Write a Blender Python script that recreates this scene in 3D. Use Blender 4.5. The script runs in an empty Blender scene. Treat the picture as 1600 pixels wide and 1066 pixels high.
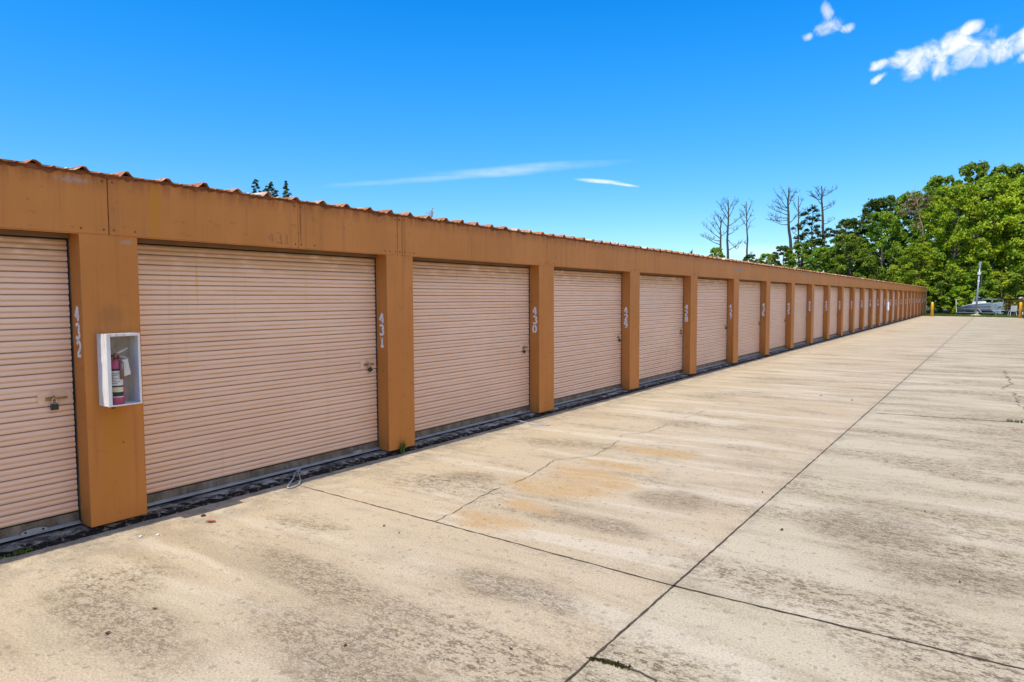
import bpy, bmesh, math, random
import numpy as np
from mathutils import Vector, Matrix

scene = bpy.context.scene
COL = scene.collection
PI = math.pi

# ---------------------------------------------------------------- camera
YAW, PIT, ROL = 0.61282533, -0.06176798, -0.00417732
cam_d = bpy.data.cameras.new("camera")
cam_d.sensor_width = 36.0
cam_d.lens = 36.0 * 1067.0 / 1600.0
cam_d.clip_start = 0.05
cam_d.clip_end = 4000
cam = bpy.data.objects.new("camera", cam_d)
COL.objects.link(cam)
F = Vector((-math.sin(YAW) * math.cos(PIT), math.cos(YAW) * math.cos(PIT), math.sin(PIT)))
R = Vector((math.cos(YAW), math.sin(YAW), 0))
U = R.cross(F)
R2 = R * math.cos(ROL) + U * math.sin(ROL)
U2 = -R * math.sin(ROL) + U * math.cos(ROL)
M4 = Matrix((R2, U2, -F)).transposed().to_4x4()
M4.translation = Vector((5.3928, -2.2591, 1.7404))
cam.matrix_world = M4
scene.camera = cam

# ---------------------------------------------------------------- render / exposure
scene.view_settings.view_transform = 'Standard'
scene.view_settings.look = 'None'
scene.view_settings.gamma = 1
scene.view_settings.exposure = 0.87
scene.cycles.use_denoising = True
scene.cycles.max_bounces = 8
scene.cycles.diffuse_bounces = 5
scene.cycles.transparent_max_bounces = 8

# ---------------------------------------------------------------- node helper
class N:
    def __init__(s, nt):
        s.nt = nt; s.L = nt.links
    def new(s, t, **kw):
        n = s.nt.nodes.new(t)
        for k, v in kw.items(): setattr(n, k, v)
        return n
    def put(s, sock, v):
        if v is None: return
        if isinstance(v, bpy.types.NodeSocket): s.L.new(v, sock)
        else: sock.default_value = v
    def m(s, op, a, b=None, c=None, clamp=False):
        n = s.new('ShaderNodeMath', operation=op, use_clamp=clamp)
        s.put(n.inputs[0], a); s.put(n.inputs[1], b)
        if c is not None: s.put(n.inputs[2], c)
        return n.outputs[0]
    def coord(s, which='Object'):
        return s.new('ShaderNodeTexCoord').outputs[which]
    def map(s, v, scale=(1, 1, 1), loc=(0, 0, 0), rot=(0, 0, 0)):
        n = s.new('ShaderNodeMapping')
        s.put(n.inputs['Vector'], v); n.inputs['Scale'].default_value = scale
        n.inputs['Location'].default_value = loc; n.inputs['Rotation'].default_value = rot
        return n.outputs[0]
    def noise(s, v, scale=5, detail=4, rough=.55, dist=0.0):
        n = s.new('ShaderNodeTexNoise')
        s.put(n.inputs['Vector'], v); n.inputs['Scale'].default_value = scale
        n.inputs['Detail'].default_value = detail; n.inputs['Roughness'].default_value = rough
        n.inputs['Distortion'].default_value = dist
        return n.outputs['Fac']
    def vor(s, v, scale=5, out='Distance'):
        n = s.new('ShaderNodeTexVoronoi'); s.put(n.inputs['Vector'], v)
        n.inputs['Scale'].default_value = scale
        return n.outputs[out]
    def rng(s, v, a, b, c=0.0, d=1.0, smooth=True):
        n = s.new('ShaderNodeMapRange', interpolation_type='SMOOTHSTEP' if smooth else 'LINEAR')
        s.put(n.inputs[0], v)
        for i, k in enumerate((a, b, c, d)): n.inputs[i + 1].default_value = k
        return n.outputs[0]
    def mix(s, f, a, b, mode='MIX'):
        n = s.new('ShaderNodeMix', data_type='RGBA', blend_type=mode)
        s.put(n.inputs['Factor'], f)
        for k, v in (('A', a), ('B', b)):
            sk = [i for i in n.inputs if i.name == k and i.type == 'RGBA'][0]
            s.put(sk, (*v, 1) if isinstance(v, tuple) and len(v) == 3 else v)
        return [o for o in n.outputs if o.type == 'RGBA'][0]
    def sep(s, v):
        n = s.new('ShaderNodeSeparateXYZ'); s.put(n.inputs[0], v); return n.outputs
    def ell(s, X, Y, x, y, rx, ry, rot=0.0):
        dx = s.m('SUBTRACT', X, x); dy = s.m('SUBTRACT', Y, y)
        if rot:
            c, q = math.cos(rot), math.sin(rot)
            ax = s.m('ADD', s.m('MULTIPLY', dx, c), s.m('MULTIPLY', dy, q))
            ay = s.m('ADD', s.m('MULTIPLY', dx, -q), s.m('MULTIPLY', dy, c))
            dx, dy = ax, ay
        a = s.m('POWER', s.m('ABSOLUTE', s.m('DIVIDE', dx, rx)), 2.0)
        b = s.m('POWER', s.m('ABSOLUTE', s.m('DIVIDE', dy, ry)), 2.0)
        return s.m('SUBTRACT', 1.0, s.m('ADD', a, b))      # 1 in the middle, 0 on the rim

# ---------------------------------------------------------------- world and sun
TO_SUN = Vector((-0.016, -0.55, 1.0)).normalized()
world = bpy.data.worlds.new("World"); scene.world = world; world.use_nodes = True
wn = N(world.node_tree); world.node_tree.nodes.clear()
sky = wn.new('ShaderNodeTexSky', sky_type='NISHITA')
sky.sun_disc = False
sky.sun_elevation = math.asin(TO_SUN.z)
sky.sun_rotation = math.atan2(TO_SUN.x, TO_SUN.y)
sky.altitude = 0; sky.air_density = 1.0; sky.dust_density = 0.25; sky.ozone_density = 2.2
hs = wn.new('ShaderNodeHueSaturation'); hs.inputs['Saturation'].default_value = 1.50
hs.inputs['Hue'].default_value = 0.503; hs.inputs['Value'].default_value = 1.0
wn.put(hs.inputs['Color'], sky.outputs[0])
g = wn.coord('Generated')
gx, gy, gz = wn.sep(g)
az = wn.m('ARCTAN2', gx, gy)
cv = wn.new('ShaderNodeCombineXYZ'); wn.put(cv.inputs[0], az); wn.put(cv.inputs[1], gz)
cvec = cv.outputs[0]
def cloud_mask(blobs, nscale, namp, lo, hi, stretch=(1, 1, 1), det=7, dist=.4):
    v = None
    for (a, e, ra, re, rot) in blobs:
        d = wn.ell(az, gz, a, e, ra, re, rot)
        d = wn.m('MAXIMUM', d, -3.0)
        v = d if v is None else wn.m('MAXIMUM', v, d)
    n = wn.noise(wn.map(cvec, stretch), nscale, det, .6, dist)
    n = wn.m('MULTIPLY', wn.m('SUBTRACT', n, .5), namp)
    return wn.rng(wn.m('ADD', v, n), lo, hi)
def A(x, y): return math.atan2(x, y)
big = cloud_mask([(A(-.120, .9536), .281, .014, .006, 0), (A(-.121, .9536), .268, .012, .004, .5), (A(-.096, .954), .284, .022, .010, .3), (A(-.083, .957), .277, .020, .016, .7),
                  (A(-.045, .957), .291, .026, .013, 0), (A(-.030, .952), .304, .012, .008, .3), (A(-.030, .959), .280, .028, .012, .6),
                  (A(-.004, .963), .277, .030, .012, .2), (A(.022, .963), .283, .026, .011, .5), (A(.024, .963), .268, .014, .006, .5), (A(-.058, .957), .270, .012, .014, .2)],
                 40, 4.6, -.45, 1.7, (1, 1, 1), 9, .55)
small = cloud_mask([(A(-.174, .926), .331, .018, .009, .2), (A(-.155, .932), .327, .009, .005, 0), (A(-.176, .921), .347, .007, .012, .3), (A(-.199, .925), .3235, .007, .005, 0)],
                   44, 4.4, -.2, 2.2, (1, 1, 1), 9, .5)
wisp = cloud_mask([(A(-.665, .73), .169, .15, .006, .09), (A(-.56, .80), .182, .17, .0085, .06), (A(-.50, .84), .188, .12, .008, .03)], 7, 1.6, .0, 2.4, (1, 7, 1), 5, .3)
lens = cloud_mask([(A(-.461, .873), .1655, .036, .0033, -.10), (A(-.435, .89), .1605, .026, .0022, -.16)], 12, .9, -.3, 1.3, (1, 6, 1))
low = cloud_mask([(A(-.24, .96), .055, .12, .022, 0)], 8, 1.6, 0, 1.6, (1, 3, 1))
# broken clouds added outside the picture on the right to light the shaded facade
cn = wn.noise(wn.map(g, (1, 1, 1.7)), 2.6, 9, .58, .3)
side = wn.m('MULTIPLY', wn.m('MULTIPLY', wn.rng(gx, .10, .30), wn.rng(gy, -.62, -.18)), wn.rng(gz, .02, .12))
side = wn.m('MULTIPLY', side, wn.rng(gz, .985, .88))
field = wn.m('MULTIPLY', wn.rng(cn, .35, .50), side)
mask = wn.m('MAXIMUM', wn.m('MULTIPLY', big, 1.0), wn.m('MULTIPLY', small, .85))
mask = wn.m('MAXIMUM', mask, wn.m('MULTIPLY', wisp, .62))
mask = wn.m('MAXIMUM', mask, wn.m('MULTIPLY', lens, .72))
mask = wn.m('MAXIMUM', mask, wn.m('MULTIPLY', low, .5))
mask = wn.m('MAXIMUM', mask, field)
bodyn = wn.noise(cvec, 60, 4, .6)
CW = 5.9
bodyn = wn.m('ADD', wn.m('MULTIPLY', bodyn, .55), wn.m('MULTIPLY', wn.noise(wn.map(g, (1, 1, 1.6)), 9, 5, .6), .45))
cloudc = wn.mix(wn.rng(bodyn, .38, .60), (CW * .74, CW * .80, CW * .93), (CW, CW * 1.0, CW * 1.02))
skyc = wn.mix(1.0, hs.outputs[0], wn.mix(wn.rng(gz, .0, .38), (.54, .68, .80), (.68, 1.05, 1.14)), 'MULTIPLY')
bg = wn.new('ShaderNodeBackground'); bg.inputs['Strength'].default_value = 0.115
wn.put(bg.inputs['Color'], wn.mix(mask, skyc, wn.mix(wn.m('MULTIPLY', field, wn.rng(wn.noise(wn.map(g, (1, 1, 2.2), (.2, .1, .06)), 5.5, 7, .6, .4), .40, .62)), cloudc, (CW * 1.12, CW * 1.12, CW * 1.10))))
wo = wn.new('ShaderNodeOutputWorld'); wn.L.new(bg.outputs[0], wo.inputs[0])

sun_d = bpy.data.lights.new("sun", 'SUN'); sun_d.energy = 2.6; sun_d.angle = math.radians(.53)
sun_d.color = (1.0, .925, .79)
sun = bpy.data.objects.new("sun", sun_d); COL.objects.link(sun)
sun.rotation_euler = TO_SUN.to_track_quat('Z', 'Y').to_euler()
sun.location = (0, 0, 60)

# ---------------------------------------------------------------- mesh helpers
class MB:
    def __init__(s): s.v = []; s.f = []; s.mi = []; s.cur = 0
    def add(s, vs, fs):
        b = len(s.v); s.v += [tuple(p) for p in vs]
        for f in fs: s.f.append(tuple(i + b for i in f)); s.mi.append(s.cur)
        return s
    def box(s, x0, x1, y0, y1, z0, z1):
        return s.add([(x0, y0, z0), (x1, y0, z0), (x1, y1, z0), (x0, y1, z0), (x0, y0, z1), (x1, y0, z1), (x1, y1, z1), (x0, y1, z1)],
                     [(0, 3, 2, 1), (4, 5, 6, 7), (0, 1, 5, 4), (1, 2, 6, 5), (2, 3, 7, 6), (3, 0, 4, 7)])
    def prism(s, prof, y0, y1, axis='y'):
        n = len(prof)
        def P(a, b, t):
            return (a, t, b) if axis == 'y' else ((t, a, b) if axis == 'x' else (a, b, t))
        vs = [P(a, b, y0) for a, b in prof] + [P(a, b, y1) for a, b in prof]
        fs = [(i, (i + 1) % n, n + (i + 1) % n, n + i) for i in range(n)] + [tuple(range(n - 1, -1, -1)), tuple(range(n, 2 * n))]
        return s.add(vs, fs)
    def tube(s, pts, r, seg=8, cap=True):
        pts = [Vector(p) for p in pts]; n = len(pts)
        rr = r if isinstance(r, (list, tuple)) else [r] * n
        vs = []; up = None
        for i, p in enumerate(pts):
            t = (pts[min(i + 1, n - 1)] - pts[max(i - 1, 0)]).normalized()
            if up is None:
                up = t.orthogonal().normalized()
            up = (up - t * up.dot(t))
            up = up.normalized() if up.length > 1e-6 else t.orthogonal().normalized()
            w = t.cross(up)
            for k in range(seg):
                a = 2 * PI * k / seg
                vs.append(p + (up * math.cos(a) + w * math.sin(a)) * rr[i])
        fs = [(i * seg + k, i * seg + (k + 1) % seg, (i + 1) * seg + (k + 1) % seg, (i + 1) * seg + k) for i in range(n - 1) for k in range(seg)]
        if cap: fs += [tuple(range(seg - 1, -1, -1)), tuple((n - 1) * seg + k for k in range(seg))]
        return s.add(vs, fs)
    def lathe(s, prof, c=(0, 0, 0), seg=20):
        vs = []; n = len(prof)
        for (r, z) in prof:
            for k in range(seg):
                a = 2 * PI * k / seg; vs.append((c[0] + r * math.cos(a), c[1] + r * math.sin(a), c[2] + z))
        fs = [(i * seg + k, i * seg + (k + 1) % seg, (i + 1) * seg + (k + 1) % seg, (i + 1) * seg + k) for i in range(n - 1) for k in range(seg)]
        fs += [tuple(range(seg - 1, -1, -1)), tuple((n - 1) * seg + k for k in range(seg))]
        return s.add(vs, fs)
    def build(s, name, mats, parent=None, smooth=False, bevel=0, loc=None, fix=True):
        me = bpy.data.meshes.new(name); me.from_pydata(s.v, [], s.f)
        mats = mats if isinstance(mats, (list, tuple)) else [mats]
        for m in mats: me.materials.append(m)
        if len(mats) > 1: me.polygons.foreach_set('material_index', s.mi)
        if fix:
            bm = bmesh.new(); bm.from_mesh(me)
            bmesh.ops.recalc_face_normals(bm, faces=bm.faces[:])
            if bevel:
                es = [e for e in bm.edges if len(e.link_faces) == 2 and e.calc_face_angle(0) > .6]
                bmesh.ops.bevel(bm, geom=es, offset=bevel, segments=2, affect='EDGES', profile=.7, clamp_overlap=True)
            bm.to_mesh(me); bm.free()
        if smooth: me.polygons.foreach_set('use_smooth', [True] * len(me.polygons))
        me.update()
        o = bpy.data.objects.new(name, me); COL.objects.link(o)
        if parent: o.parent = parent
        if loc: o.location = loc
        return o

def tag(o, label=None, cat=None, group=None, kind=None):
    if label: o['label'] = label
    if cat: o['category'] = cat
    if group: o['group'] = group
    if kind: o['kind'] = kind
    return o
def empty(name, loc, rz=0, **kw):
    o = bpy.data.objects.new(name, None); COL.objects.link(o); o.location = loc; o.rotation_euler = (0, 0, rz)
    o.empty_display_size = .2
    return tag(o, **kw)
def copy_tree(o, parent=None):
    c = o.copy(); COL.objects.link(c)
    if parent: c.parent = parent
    for ch in list(o.children): copy_tree(ch, c)
    return c

# ---------------------------------------------------------------- materials
def material(name, fn, rough=.6, metal=0.0, spec=.5):
    m = bpy.data.materials.new(name); m.use_nodes = True
    nt = m.node_tree; b = nt.nodes['Principled BSDF']
    b.inputs['Roughness'].default_value = rough; b.inputs['Metallic'].default_value = metal
    b.inputs['Specular IOR Level'].default_value = spec
    n = N(nt)
    r = fn(n, b)
    if r is not None: n.put(b.inputs['Base Color'], (*r, 1) if isinstance(r, tuple) else r)
    return m
def bump(n, b, h, strength=.3, dist=.01):
    k = n.new('ShaderNodeBump'); k.inputs['Strength'].default_value = strength; k.inputs['Distance'].default_value = dist
    n.put(k.inputs['Height'], h); n.L.new(k.outputs[0], b.inputs['Normal'])
def worn(base, var=.12, scale=3, dark=None, damt=.0, bstr=.1):
    def fn(n, b):
        c = n.coord()
        f = n.noise(c, scale, 5, .6)
        lo = tuple(x * (1 - var) for x in base); hi = tuple(min(1, x * (1 + var)) for x in base)
        col = n.mix(n.rng(f, .3, .7), lo, hi)
        if dark:
            d = n.rng(n.noise(c, scale * 4, 6, .7), .55, .75)
            col = n.mix(n.m('MULTIPLY', d, damt), col, dark)
        if bstr: bump(n, b, n.noise(c, scale * 20, 3), bstr, .002)
        return col
    return fn

PAINT = (.535, .200, .040)
def paint_fn(stain=None, horiz=False):
    def fn(n, b):
        g = n.new('ShaderNodeNewGeometry').outputs['Position']
        X, Y, Z = n.sep(g)
        big = n.noise(n.map(g, (1, 1, .6)), 1.3, 4, .6)
        col = n.mix(n.rng(big, .3, .7), (PAINT[0] * .92, PAINT[1] * .90, PAINT[2] * .84), (PAINT[0] * 1.06, PAINT[1] * 1.08, PAINT[2] * 1.16))
        # chalky sun bleaching and vertical runs
        run = n.noise(n.map(g, (9, 9, .35)), 1.6, 5, .65)
        col = n.mix(n.m('MULTIPLY', n.rng(run, .50, .70), .6), col, (.40, .145, .035))
        run2 = n.noise(n.map(g, (14, 14, .22), (3, 7, 1)), 1.1, 4, .6)
        col = n.mix(n.m('MULTIPLY', n.rng(run2, .62, .74), .55), col, (.55, .20, .02))
        ch = n.noise(n.map(g, (3, 3, 2.2), (5, 1, 2)), 2.6, 7, .72)
        col = n.mix(n.m('MULTIPLY', n.rng(ch, .69, .76), .8), col, (.36, .33, .30))
        dr = n.noise(n.map(g, (2, 2, 5), (1, 3, 2)), 3.2, 7, .75)
        col = n.mix(n.m('MULTIPLY', n.rng(dr, .58, .70), .50), col, (.17, .085, .045))
        sp = n.vor(g, 7.0)
        col = n.mix(n.m('MULTIPLY', n.rng(sp, .075, .035), .5), col, (.22, .09, .03))
        # rust bleeding from the roof edge down the top of the panels
        top = n.rng(Z, 2.50, 2.68)
        rs = n.noise(n.map(g, (8, 8, 1.0), (2, 2, 2)), 1.5, 6, .7)
        col = n.mix(n.m('MULTIPLY', n.m('MULTIPLY', top, n.rng(rs, .36, .60)), .85), col, (.27, .085, .02))
        if stain:
            for (sy, sz, ry, rz, amt, sc) in stain:
                e = n.ell(Y, Z, sy, sz, ry, rz)
                nz = n.noise(g, 42, 6, .75) if rz < .06 and ry > .03 else n.noise(n.map(g, (16, 16, 2.5)), 2.2, 5, .7)
                e = n.m('ADD', e, n.m('MULTIPLY', n.m('SUBTRACT', nz, .5), 5.0 if rz < .06 and ry > .03 else 1.6))
                col = n.mix(n.m('MULTIPLY', n.rng(e, .0, 1.0), amt), col, sc)
        bump(n, b, n.m('ADD', n.m('MULTIPLY', n.noise(g, 2.2, 3), 1.0), n.m('MULTIPLY', n.noise(g, 90, 2), .04)), .25, .02)
        return col
    return fn
M = {}
M['paint'] = material('brown_paint', paint_fn([(.55, 2.44, .05, .40, .75, (.52, .20, .006)), (1.93, 2.46, .012, .32, .8, (.20, .08, .02)), (3.33, 2.4, .03, .4, .6, (.36, .15, .02)),
                                               (-.02, 2.60, .13, .026, .55, (.36, .30, .27)), (9.35, 2.4, .02, .35, .6, (.30, .12, .02)),
                                               (15.6, 2.46, .5, .05, .8, (.28, .25, .22)), (23.6, 2.54, 1.1, .045, .8, (.25, .22, .20))]), .55, 0, .35)
M['paint_stain'] = material('brown_paint_rust_run', paint_fn([(.19, .80, .09, .30, .7, (.50, .19, .010)), (.19, .62, .16, .55, .4, (.50, .20, .02)), (.19, .945, .026, .030, 1.0, (.10, .035, .01)), (.25, .66, .012, .012, 1, (.20, .07, .02)), (.2, 1.62, .12, .12, .35, (.16, .08, .04)), (.33, 2.18, .06, .02, .55, (.36, .30, .26))]), .55, 0, .35)
M['gap'] = material('dark_gap', lambda n, b: (.03, .018, .010), .9)

def door_fn(n, b):
    g = n.new('ShaderNodeNewGeometry').outputs['Position']
    X, Y, Z = n.sep(g)
    oi = n.new('ShaderNodeObjectInfo').outputs['Random']
    base = n.mix(oi, (.86, .59, .41), (.88, .625, .475))
    bl = n.noise(n.map(g, (1, .45, 1.4)), 1.5, 4, .6)
    col = n.mix(n.rng(bl, .3, .7), n.mix(1.0, base, (.93, .90, .88), 'MULTIPLY'), base)
    runs = n.noise(n.map(g, (1, 9, .3)), 1.5, 5, .65)
    col = n.mix(n.m('MULTIPLY', n.rng(runs, .56, .8), .35), col, (.62, .42, .27))
    # yellow water runs, strongest under the header
    yr = n.noise(n.map(g, (1, 10, .10), (0, 3.3, 0)), 1.3, 3, .5)
    topf = n.rng(Z, 1.2, 2.2)
    col = n.mix(n.m('MULTIPLY', n.m('MULTIPLY', n.rng(yr, .64, .78), topf), .5), col, (.78, .42, .10))
    e = n.m('ADD', n.ell(Y, Z, .98, 2.02, .018, .42), n.m('MULTIPLY', n.m('SUBTRACT', n.noise(g, 14, 4), .5), .8))
    col = n.mix(n.m('MULTIPLY', n.rng(e, 0, 1.1), .6), col, (.78, .42, .07))
    e = n.m('ADD', n.ell(Y, Z, 4.45, 2.10, .016, .14), n.m('MULTIPLY', n.m('SUBTRACT', n.noise(g, 14, 4), .5), .8))
    col = n.mix(n.m('MULTIPLY', n.rng(e, 0, 1.0), .7), col, (.60, .30, .04))
    top_shade = n.rng(Z, 1.86, 2.20)  # shading under the header painted into the top of the curtain
    col = n.mix(n.m('MULTIPLY', top_shade, n.rng(n.noise(n.map(g, (1, 2, 6)), 2, 4), .25, .55)), col, (.56, .35, .17))
    # groove shading painted in as dark lines along the ribs
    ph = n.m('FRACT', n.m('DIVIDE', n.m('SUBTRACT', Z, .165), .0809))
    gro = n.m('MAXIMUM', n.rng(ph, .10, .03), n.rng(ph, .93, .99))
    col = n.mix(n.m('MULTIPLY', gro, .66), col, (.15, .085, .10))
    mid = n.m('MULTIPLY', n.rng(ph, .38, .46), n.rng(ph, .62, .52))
    col = n.mix(n.m('MULTIPLY', mid, n.rng(n.noise(n.map(g, (1, 1.2, 7)), 1.7, 4), .35, .65, .45, 1.0)), col, (.60, .32, .15))  # warm ground bounce painted as an orange band on each rib
    bump(n, b, n.noise(n.map(g, (1, .8, 1.3)), 1.7, 3, .55), .35, .05)
    sc = n.noise(n.map(g, (1, 1.6, 26)), 3, 6, .7)
    col = n.mix(n.m('MULTIPLY', n.rng(sc, .66, .74), .35), col, (.36, .24, .20))
    return col
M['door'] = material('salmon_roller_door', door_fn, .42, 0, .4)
def galv_fn(n, b):
    c = n.new('ShaderNodeNewGeometry').outputs['Position']
    f = n.noise(n.map(c, (1, 2, 1)), 5, 6, .7)
    col = n.mix(n.rng(f, .3, .7), (.095, .080, .065), (.23, .22, .20))
    col = n.mix(n.m('MULTIPLY', n.rng(n.noise(c, 17, 6, .7), .56, .7), .5), col, (.12, .08, .055))
    return col
M['galv'] = material('galvanised', galv_fn, .45, .55)
M['hood'] = material('hood_paint', worn((.20, .125, .05), .12, 4, (.1, .06, .03), .4), .6)
M['galv_light'] = material('galvanised_light', worn((.36, .40, .43), .14, 8, (.12, .09, .07), .6), .4, .4)
M['plate'] = material('rust_stained_plate', worn((.74, .50, .34), .12, 9, (.45, .20, .05), .75), .5)
M['bronze'] = material('tarnished_bolt', worn((.34, .19, .06), .25, 20, (.06, .035, .02), .7), .4, .7)
M['black'] = material('black_body', worn((.025, .026, .026), .2, 30), .45)
M['red'] = material('red_lock', worn((.45, .02, .03), .2, 30), .4)
M['steel'] = material('shackle_steel', worn((.62, .62, .62), .1, 30), .22, .9)
def roof_fn(n, b):
    g = n.new('ShaderNodeNewGeometry').outputs['Position']
    f = n.noise(n.map(g, (1, 1.2, 1)), 7, 6, .7)
    col = n.mix(n.rng(f, .35, .65), (.30, .095, .028), (.50, .24, .10))
    w = n.noise(n.map(g, (.5, 1.0, .5), (4, 0, 1)), 2.3, 4, .6)
    col = n.mix(n.rng(w, .56, .66), col, (.66, .60, .50))
    d = n.noise(g, 26, 5, .7)
    col = n.mix(n.m('MULTIPLY', n.rng(d, .56, .7), .8), col, (.10, .035, .015))
    bump(n, b, f, .3, .01)
    return col
M['roof'] = material('rusty_roof_sheet', roof_fn, .7, .1)
M['rust'] = material('rust_scale', worn((.20, .065, .02), .35, 14, (.05, .02, .01), .8), .9)
M['slab'] = None
def slab_fn(n, b):
    g = n.new('ShaderNodeNewGeometry').outputs['Position']
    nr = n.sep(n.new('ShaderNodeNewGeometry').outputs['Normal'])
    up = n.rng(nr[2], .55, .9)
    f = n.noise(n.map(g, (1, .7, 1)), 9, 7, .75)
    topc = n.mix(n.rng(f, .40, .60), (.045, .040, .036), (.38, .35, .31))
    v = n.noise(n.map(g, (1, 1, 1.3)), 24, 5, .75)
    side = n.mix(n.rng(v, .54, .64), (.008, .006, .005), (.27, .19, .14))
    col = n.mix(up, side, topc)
    X, Y, Z = n.sep(g)
    ms = n.noise(n.map(g, (1, .8, 1)), 2.4, 5, .7)
    col = n.mix(n.m('MULTIPLY', n.rng(ms, .68, .74), .8), col, (.13, .13, .02))
    bump(n, b, n.noise(g, 50, 5, .7), .9, .012)
    return col
M['slab'] = material('mouldy_slab_edge', slab_fn, .9)

def conc_fn(n, b):
    g = n.new('ShaderNodeNewGeometry').outputs['Position']
    X, Y, Z = n.sep(g)
    right = n.rng(n.m('SUBTRACT', X, n.m('MULTIPLY', Y, .004)), 3.845, 3.875)
    col = n.mix(right, (.490, .378, .238), (.500, .425, .285))
    patch = n.noise(n.map(g, (.5, .8, 1)), 1.0, 5, .6)
    col = n.mix(n.m('MULTIPLY', n.rng(patch, .32, .68), .55), col, (.53, .445, .315))
    far = n.rng(Y, 12, 45)
    # drag marks across the lane (long in x, narrow in y)
    st = n.noise(n.map(g, (.32, 2.1, 1), (1, 2, 0)), 1.15, 6, .62, .25)
    col = n.mix(n.m('MULTIPLY', n.rng(st, .50, .68), .50), col, (.29, .225, .135))
    st2 = n.noise(n.map(g, (.7, 7.5, 1), (9, 4, 0)), 1.1, 5, .6)
    col = n.mix(n.m('MULTIPLY', n.m('MULTIPLY', n.rng(st2, .52, .68), n.rng(Y, 3, 14, .25, 1)), .55), col, (.26, .20, .125))
    lt = n.noise(n.map(g, (.25, 1.7, 1), (3, 8, 0)), 1.3, 5, .6)
    col = n.mix(n.m('MULTIPLY', n.rng(lt, .52, .62), .65), col, (.60, .515, .385))
    blo = n.noise(n.map(g, (1, 1.5, 1), (4, 4, 0)), 1.9, 7, .72, .6)
    col = n.mix(n.m('MULTIPLY', n.rng(blo, .52, .66), .26), col, (.30, .24, .155))
    # algae mottling
    area = n.noise(n.map(g, (.55, 1.5, 1), (7, 3, 0)), .95, 4, .6)
    lane = n.m('MULTIPLY', n.rng(X, .25, 1.0), n.rng(Y, 70, 10, .45, 1))
    area = n.rng(n.m('ADD', area, n.m('MULTIPLY', right, .05)), .48, .68)
    col = n.mix(n.m('MULTIPLY', n.m('MULTIPLY', area, lane), .36), col, (.345, .268, .165))
    mot = n.noise(n.map(g, (5.0, 9.0, 1)), 2.2, 8, .78, .3)
    mo2 = n.noise(n.map(g, (14.0, 26.0, 1), (3, 1, 0)), 2.4, 6, .75)
    mm = n.m('MULTIPLY', n.rng(n.m('ADD', n.m('MULTIPLY', mot, .6), n.m('MULTIPLY', mo2, .4)), .485, .555), n.m('MULTIPLY', area, lane))
    col = n.mix(n.m('MULTIPLY', mm, .92), col, (.130, .088, .042))
    # deliberate dark patches seen near the camera
    dp = None
    for e in ((1.25, 2.9, .35, .22, .2), (2.05, .45, 1.1, .24, -.1), (2.9, -.1, 1.2, .30, -.15), (3.1, 1.0, .6, .22, 0), (2.9, 2.35, .7, .22, 0), (4.7, 3.5, .55, .6, 0), (5.2, 2.7, .6, .35, 0), (1.55, -.55, .9, .28, 0), (3.2, 3.3, .45, .35, 0)):
        q = n.ell(X, Y, *e)
        dp = q if dp is None else n.m('MAXIMUM', dp, q)
    dpm = n.m('MULTIPLY', n.rng(n.m('ADD', dp, n.m('MULTIPLY', n.m('SUBTRACT', n.noise(g, 3, 6, .65), .5), 1.6)), .0, .9), n.rng(n.m('ADD', n.m('MULTIPLY', mot, .5), n.m('MULTIPLY', mo2, .5)), .46, .55, .20, 1))
    col = n.mix(n.m('MULTIPLY', n.rng(n.m('ADD', dp, n.m('MULTIPLY', n.m('SUBTRACT', n.noise(g, 2.2, 6, .65), .5), 2.0)), -.5, .9), .34), col, (.35, .275, .175))
    col = n.mix(n.m('MULTIPLY', dpm, .78), col, (.145, .10, .052))
    # orange rust wash
    rp = None
    for e in ((2.20, 3.10, .52, .36, -.2), (2.28, 3.55, .60, .30, -.2), (2.30, 4.1, .50, .20, -.1), (1.92, 2.95, .34, .17, -.3), (2.22, 1.92, .40, .20, -.1), (2.25, 2.45, .34, .13, -.2), (2.35, 4.95, .5, .20, 0)):
        q = n.ell(X, Y, *e)
        rp = q if rp is None else n.m('MAXIMUM', rp, q)
    rpm = n.rng(n.m('ADD', rp, n.m('MULTIPLY', n.m('SUBTRACT', n.noise(n.map(g, (.8, 2.2, 1)), 2.1, 6, .65), .5), 3.6)), -.35, .9)
    rpm = n.m('MULTIPLY', rpm, n.rng(n.noise(n.map(g, (1.5, 4, 1)), 3.0, 6, .7), .30, .60, .45, 1))
    col = n.mix(n.m('MULTIPLY', rpm, .88), col, (.46, .285, .115))
    # gritty gray-green border along the slab
    bd = n.m('MULTIPLY', n.rng(X, .75, .12), n.rng(n.noise(g, 3.5, 6, .7), .36, .62))
    col = n.mix(n.m('MULTIPLY', bd, .72), col, (.20, .175, .13))
    # discoloured band beside the joints
    jx = n.m('ABSOLUTE', n.m('SUBTRACT', n.m('SUBTRACT', X, n.m('MULTIPLY', Y, .004)), 3.86))
    jb = n.m('MULTIPLY', n.rng(jx, .13, .0), n.rng(n.noise(g, 7, 5, .7), .40, .65))
    col = n.mix(n.m('MULTIPLY', jb, .40), col, (.20, .16, .12))
    # exposed aggregate
    sp = n.noise(g, 75, 3, .8)
    col = n.mix(n.rng(sp, .53, .66, 0, .75), col, (.20, .165, .125))
    col = n.mix(n.rng(sp, .45, .33, 0, .65), col, (.66, .60, .52))
    v = n.vor(g, 38, 'Color')
    vs = n.sep(v)
    col = n.mix(n.rng(vs[0], .955, .975, 0, .35), col, (.13, .11, .09))
    sp3 = n.noise(n.map(g, (1, 1.9, 1), (6, 2, 0)), 38, 5, .8)
    col = n.mix(n.m('MULTIPLY', n.rng(sp3, .60, .68), n.rng(n.noise(g, 1.1, 4), .40, .62, .15, .8)), col, (.13, .095, .055))
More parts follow.
